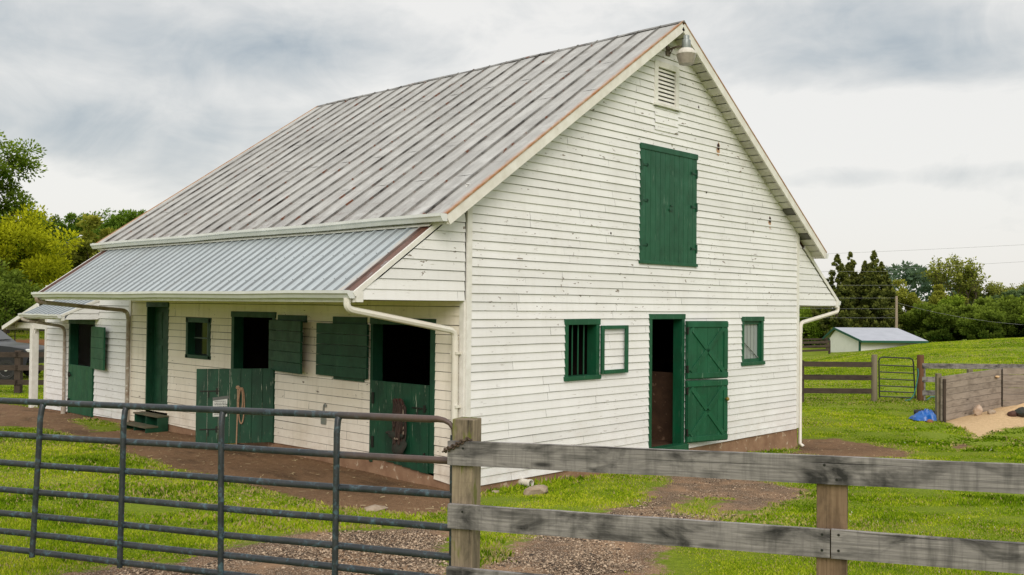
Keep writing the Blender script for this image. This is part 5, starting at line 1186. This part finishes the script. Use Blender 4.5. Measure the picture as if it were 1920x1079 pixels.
def open_tree(key,seed,H=9,kind='autumn',spread=.9):
    rd=random.Random(seed); mb=MB(); ends=[]
    def grow(p,d,l,r,lv):
        q_=p+d*l; mid=p.lerp(q_,.5)+Vector((rd.uniform(-1,1),rd.uniform(-1,1),0))*l*.06; mb.tube([p,mid,q_],[r,r*.8,r*.6],6)
        if lv>=2: ends.append((tuple(mid),.55)); ends.append((tuple(q_),.75))
        if lv==4: return
        for k in range(3 if lv<3 else 2):
            a=rd.uniform(0,6.28); dd=(d+Vector((math.cos(a),math.sin(a),rd.uniform(.0,.5)))*spread*rd.uniform(.35,.75)).normalized(); grow(q_,dd,l*rd.uniform(.62,.85),r*.58,lv+1)
    for k in range(3): a=k*2.1+rd.uniform(0,.5); grow(Vector((0,0,-.2)),Vector((.35*math.cos(a),.35*math.sin(a),1)).normalized(),H*.33,.17,0)
    c=np.array([e[0] for e in ends]); rc=np.array([e[1] for e in ends])*.62
    cm=crown_mesh('crown',c,rc,9,.15,seed,LM[kind],vstretch=.9); _protos[key]=('open_crowned_tree',cm,mb)
open_tree('open1',41); open_tree('open2',43,8)

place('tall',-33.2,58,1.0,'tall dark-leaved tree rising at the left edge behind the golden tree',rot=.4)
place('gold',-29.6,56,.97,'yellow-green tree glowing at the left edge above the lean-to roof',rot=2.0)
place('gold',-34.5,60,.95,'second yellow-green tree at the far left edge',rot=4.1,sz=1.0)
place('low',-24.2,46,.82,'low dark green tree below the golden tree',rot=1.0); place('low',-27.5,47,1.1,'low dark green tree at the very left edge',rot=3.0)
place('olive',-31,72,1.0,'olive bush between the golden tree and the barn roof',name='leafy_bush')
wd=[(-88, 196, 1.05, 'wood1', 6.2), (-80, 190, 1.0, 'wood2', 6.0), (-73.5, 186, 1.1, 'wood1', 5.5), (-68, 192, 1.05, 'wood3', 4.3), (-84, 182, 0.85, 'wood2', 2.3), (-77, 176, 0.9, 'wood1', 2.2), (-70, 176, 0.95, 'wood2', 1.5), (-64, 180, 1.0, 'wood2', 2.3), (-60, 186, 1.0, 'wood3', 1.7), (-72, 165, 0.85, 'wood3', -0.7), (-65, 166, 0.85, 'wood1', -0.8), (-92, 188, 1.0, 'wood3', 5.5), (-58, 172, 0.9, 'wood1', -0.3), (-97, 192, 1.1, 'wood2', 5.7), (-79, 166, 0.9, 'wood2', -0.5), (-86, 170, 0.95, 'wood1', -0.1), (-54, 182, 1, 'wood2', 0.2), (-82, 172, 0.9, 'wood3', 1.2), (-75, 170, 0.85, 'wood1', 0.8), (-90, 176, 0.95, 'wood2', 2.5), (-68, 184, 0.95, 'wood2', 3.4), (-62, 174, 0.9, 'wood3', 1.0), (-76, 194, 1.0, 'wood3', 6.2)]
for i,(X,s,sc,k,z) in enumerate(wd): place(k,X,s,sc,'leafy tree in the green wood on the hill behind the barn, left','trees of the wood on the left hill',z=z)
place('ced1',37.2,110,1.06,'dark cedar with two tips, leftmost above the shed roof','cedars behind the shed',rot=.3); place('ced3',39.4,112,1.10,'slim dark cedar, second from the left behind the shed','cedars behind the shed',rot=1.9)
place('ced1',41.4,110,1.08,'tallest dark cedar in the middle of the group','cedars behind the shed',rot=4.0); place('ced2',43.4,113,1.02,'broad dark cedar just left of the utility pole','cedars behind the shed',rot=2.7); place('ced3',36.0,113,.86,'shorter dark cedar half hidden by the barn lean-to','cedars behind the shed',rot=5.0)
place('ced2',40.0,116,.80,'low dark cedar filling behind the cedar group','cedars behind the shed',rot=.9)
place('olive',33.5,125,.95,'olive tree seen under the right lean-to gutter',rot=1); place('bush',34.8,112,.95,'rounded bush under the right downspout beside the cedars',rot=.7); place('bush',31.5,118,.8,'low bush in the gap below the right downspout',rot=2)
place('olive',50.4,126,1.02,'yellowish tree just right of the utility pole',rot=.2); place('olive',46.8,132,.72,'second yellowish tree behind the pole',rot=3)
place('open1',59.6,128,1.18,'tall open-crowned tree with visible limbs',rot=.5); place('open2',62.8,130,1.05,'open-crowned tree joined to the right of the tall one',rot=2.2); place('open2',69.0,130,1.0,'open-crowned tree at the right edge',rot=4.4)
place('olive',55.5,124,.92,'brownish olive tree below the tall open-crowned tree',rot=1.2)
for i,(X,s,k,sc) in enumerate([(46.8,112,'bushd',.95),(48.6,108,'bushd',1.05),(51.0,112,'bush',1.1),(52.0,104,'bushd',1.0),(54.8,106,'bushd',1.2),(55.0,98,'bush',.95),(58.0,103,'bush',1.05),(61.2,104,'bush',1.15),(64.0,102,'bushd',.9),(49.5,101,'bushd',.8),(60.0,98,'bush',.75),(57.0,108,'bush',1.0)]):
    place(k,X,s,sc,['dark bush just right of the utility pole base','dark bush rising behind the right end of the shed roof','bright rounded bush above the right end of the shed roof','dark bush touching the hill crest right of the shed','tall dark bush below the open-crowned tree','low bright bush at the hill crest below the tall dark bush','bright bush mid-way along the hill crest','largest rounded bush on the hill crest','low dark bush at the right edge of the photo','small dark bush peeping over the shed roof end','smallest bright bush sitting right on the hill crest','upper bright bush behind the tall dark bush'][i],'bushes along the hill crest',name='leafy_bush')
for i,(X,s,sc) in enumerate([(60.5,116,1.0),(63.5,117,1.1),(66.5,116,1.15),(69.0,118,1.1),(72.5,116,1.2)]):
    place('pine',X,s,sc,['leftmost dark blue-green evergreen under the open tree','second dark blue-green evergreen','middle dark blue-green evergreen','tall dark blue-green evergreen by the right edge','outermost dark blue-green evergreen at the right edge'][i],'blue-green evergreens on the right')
# far wooded hill
def far_wood():
    n=260; rg=np.random.default_rng(77); X=rg.uniform(100,240,n); s=rg.uniform(360,460,n)+0*X; top=3+14*np.exp(-((X/s-.405)/.06)**2)+4*rg.random(n)*np.exp(-((X/s-.45)/.12)**2)
    xs=CAM[0]+FW[0]*s+RT[0]*X; ys=CAM[1]+FW[1]*s+RT[1]*X
    lo=rg.random(n)**.4; cl=np.stack([xs,ys,-2+lo*(top+3)],-1); rc=rg.uniform(2.2,4.2,n)
    o=bpy.data.objects.new('far_wood',crown_mesh('far_wood',cl,rc,90,.8,78,LM['far'])); COL.objects.link(o); tag(o,'hazy bluish wooded hill far beyond the yellowish tree','wood',kind='stuff')
far_wood()

# ------------------------------------------------------------------ sky, sun, camera
SUN_EL,SUN_AZ=31,0
w=bpy.data.worlds.new('World'); SC.world=w; w.use_nodes=True; nt=w.node_tree; bg=nt.nodes['Background']
sun_dir=Vector((-.72,-.80,0)).normalized()            # towards the sun, level
sky=nd(nt,'ShaderNodeTexSky'); sky.sky_type='NISHITA'; sky.sun_disc=False; sky.sun_elevation=R(SUN_EL); sky.sun_rotation=math.atan2(sun_dir.x,sun_dir.y); sky.air_density=1.2; sky.dust_density=2
tc=nd(nt,'ShaderNodeTexCoord').outputs['Generated']
mp=nd(nt,'ShaderNodeMapping'); mp.inputs['Rotation'].default_value=(0,0,math.atan2(FW[0],FW[1])); nt.links.new(tc,mp.inputs['Vector'])   # turn so +y is the view direction of the site
s_=sep(nt,mp.outputs[0]); az=mth(nt,'ARCTAN2',s_[0],s_[1]); el=mth(nt,'ARCSINE',s_[2])
cv=nd(nt,'ShaderNodeCombineXYZ'); nt.links.new(mth(nt,'MULTIPLY',az,1.0),cv.inputs[0]); nt.links.new(mth(nt,'MULTIPLY',el,1.7),cv.inputs[1]); cv.inputs[2].default_value=3.7
n1=noise(nt,cv.outputs[0],3.4,5,.55,.35)
cv2=nd(nt,'ShaderNodeCombineXYZ'); nt.links.new(az,cv2.inputs[0]); nt.links.new(mth(nt,'MULTIPLY',el,6),cv2.inputs[1]); cv2.inputs[2].default_value=1.2
n2=noise(nt,cv2.outputs[0],7,4,.6,.5)
def blob(a0,e0,sa,se,amp):
    x=mth(nt,'DIVIDE',mth(nt,'SUBTRACT',az,a0),sa); y=mth(nt,'DIVIDE',mth(nt,'SUBTRACT',el,e0),se)
    return mth(nt,'MULTIPLY',mth(nt,'EXPONENT',mth(nt,'MULTIPLY',mth(nt,'ADD',mth(nt,'MULTIPLY',x,x),mth(nt,'MULTIPLY',y,y)),-1.0)),amp)
n3=noise(nt,cv.outputs[0],9,6,.6,.6)
v=mth(nt,'ADD',mth(nt,'MULTIPLY',mth(nt,'SUBTRACT',n1,.5),1.7),mth(nt,'ADD',mth(nt,'MULTIPLY',mth(nt,'SUBTRACT',n2,.5),.16),mth(nt,'MULTIPLY',mth(nt,'SUBTRACT',n3,.5),.85)))
v=mth(nt,'ADD',v,.93)
for b_ in ((-.44,.155,.20,.045,-.42),(-.36,.245,.22,.05,-.22),(.36,.245,.30,.038,-.34),(.42,.165,.32,.050,.34),(-.36,.09,.35,.05,.26),(-.02,.27,.22,.07,.12),(.45,.07,.4,.05,.15),(.40,.128,.20,.012,-.34),(.50,.075,.16,.014,-.30),(.30,.20,.16,.018,.20),(-.38,.205,.14,.022,.24),(-.22,.30,.12,.03,.16)): v=mth(nt,'ADD',v,blob(*b_))
rp=nd(nt,'ShaderNodeValToRGB'); nt.links.new(v,rp.inputs[0]); e=rp.color_ramp.elements
e[0].position=.05; e[0].color=(.30,.375,.45,1); e[1].position=1.0; e[1].color=(.92,.905,.875,1)
k=e.new(.40); k.color=(.53,.575,.605,1); k=e.new(.66); k.color=(.70,.715,.715,1)
hz=mr(nt,el,.10,.0,0,1); cl=mix(nt,mth(nt,'MULTIPLY',hz,.55),rp.outputs[0],(.87,.84,.79))
zen=mr(nt,el,.36,.85,1.0,1.45); zc=nd(nt,'ShaderNodeCombineColor'); [nt.links.new(zen,zc.inputs[i]) for i in range(3)]
cl=mix(nt,1.0,cl,zc.outputs[0],'MULTIPLY')
skl=mix(nt,1.0,sky.outputs[0],(.10,.10,.10),'MULTIPLY')
nt.links.new(mix(nt,.90,skl,cl),bg.inputs[0]); bg.inputs[1].default_value=1.0
sl=bpy.data.lights.new('sun','SUN'); sl.energy=1.9; sl.angle=R(36); sl.color=(1,.925,.83); so=bpy.data.objects.new('sun',sl); COL.objects.link(so)
dl=Vector((sun_dir.x*math.cos(R(SUN_EL)),sun_dir.y*math.cos(R(SUN_EL)),math.sin(R(SUN_EL)))); so.rotation_euler=dl.to_track_quat('Z','Y').to_euler()

cam=bpy.data.cameras.new('camera'); co=bpy.data.objects.new('camera',cam); COL.objects.link(co); SC.camera=co
cam.sensor_fit='HORIZONTAL'; cam.sensor_width=36; cam.lens=1802.9/1920*36; cam.clip_end=3000; cam.clip_start=.05
yaw,pit,rol=.8095,.0183,.0098
fw=Vector((math.sin(yaw),math.cos(yaw),0)); rt=Vector((math.cos(yaw),-math.sin(yaw),0)); fw2=fw*math.cos(pit)+UP*math.sin(pit); up2=UP*math.cos(pit)-fw*math.sin(pit)
r2=rt*math.cos(rol)+up2*math.sin(rol); u2=up2*math.cos(rol)-rt*math.sin(rol)
co.matrix_world=Matrix.Translation(CAM)@Matrix((r2,u2,-fw2)).transposed().to_4x4()
SC.view_settings.view_transform='Standard'; SC.view_settings.look='None'; SC.view_settings.exposure=0
SC.render.resolution_x=1024; SC.render.resolution_y=575
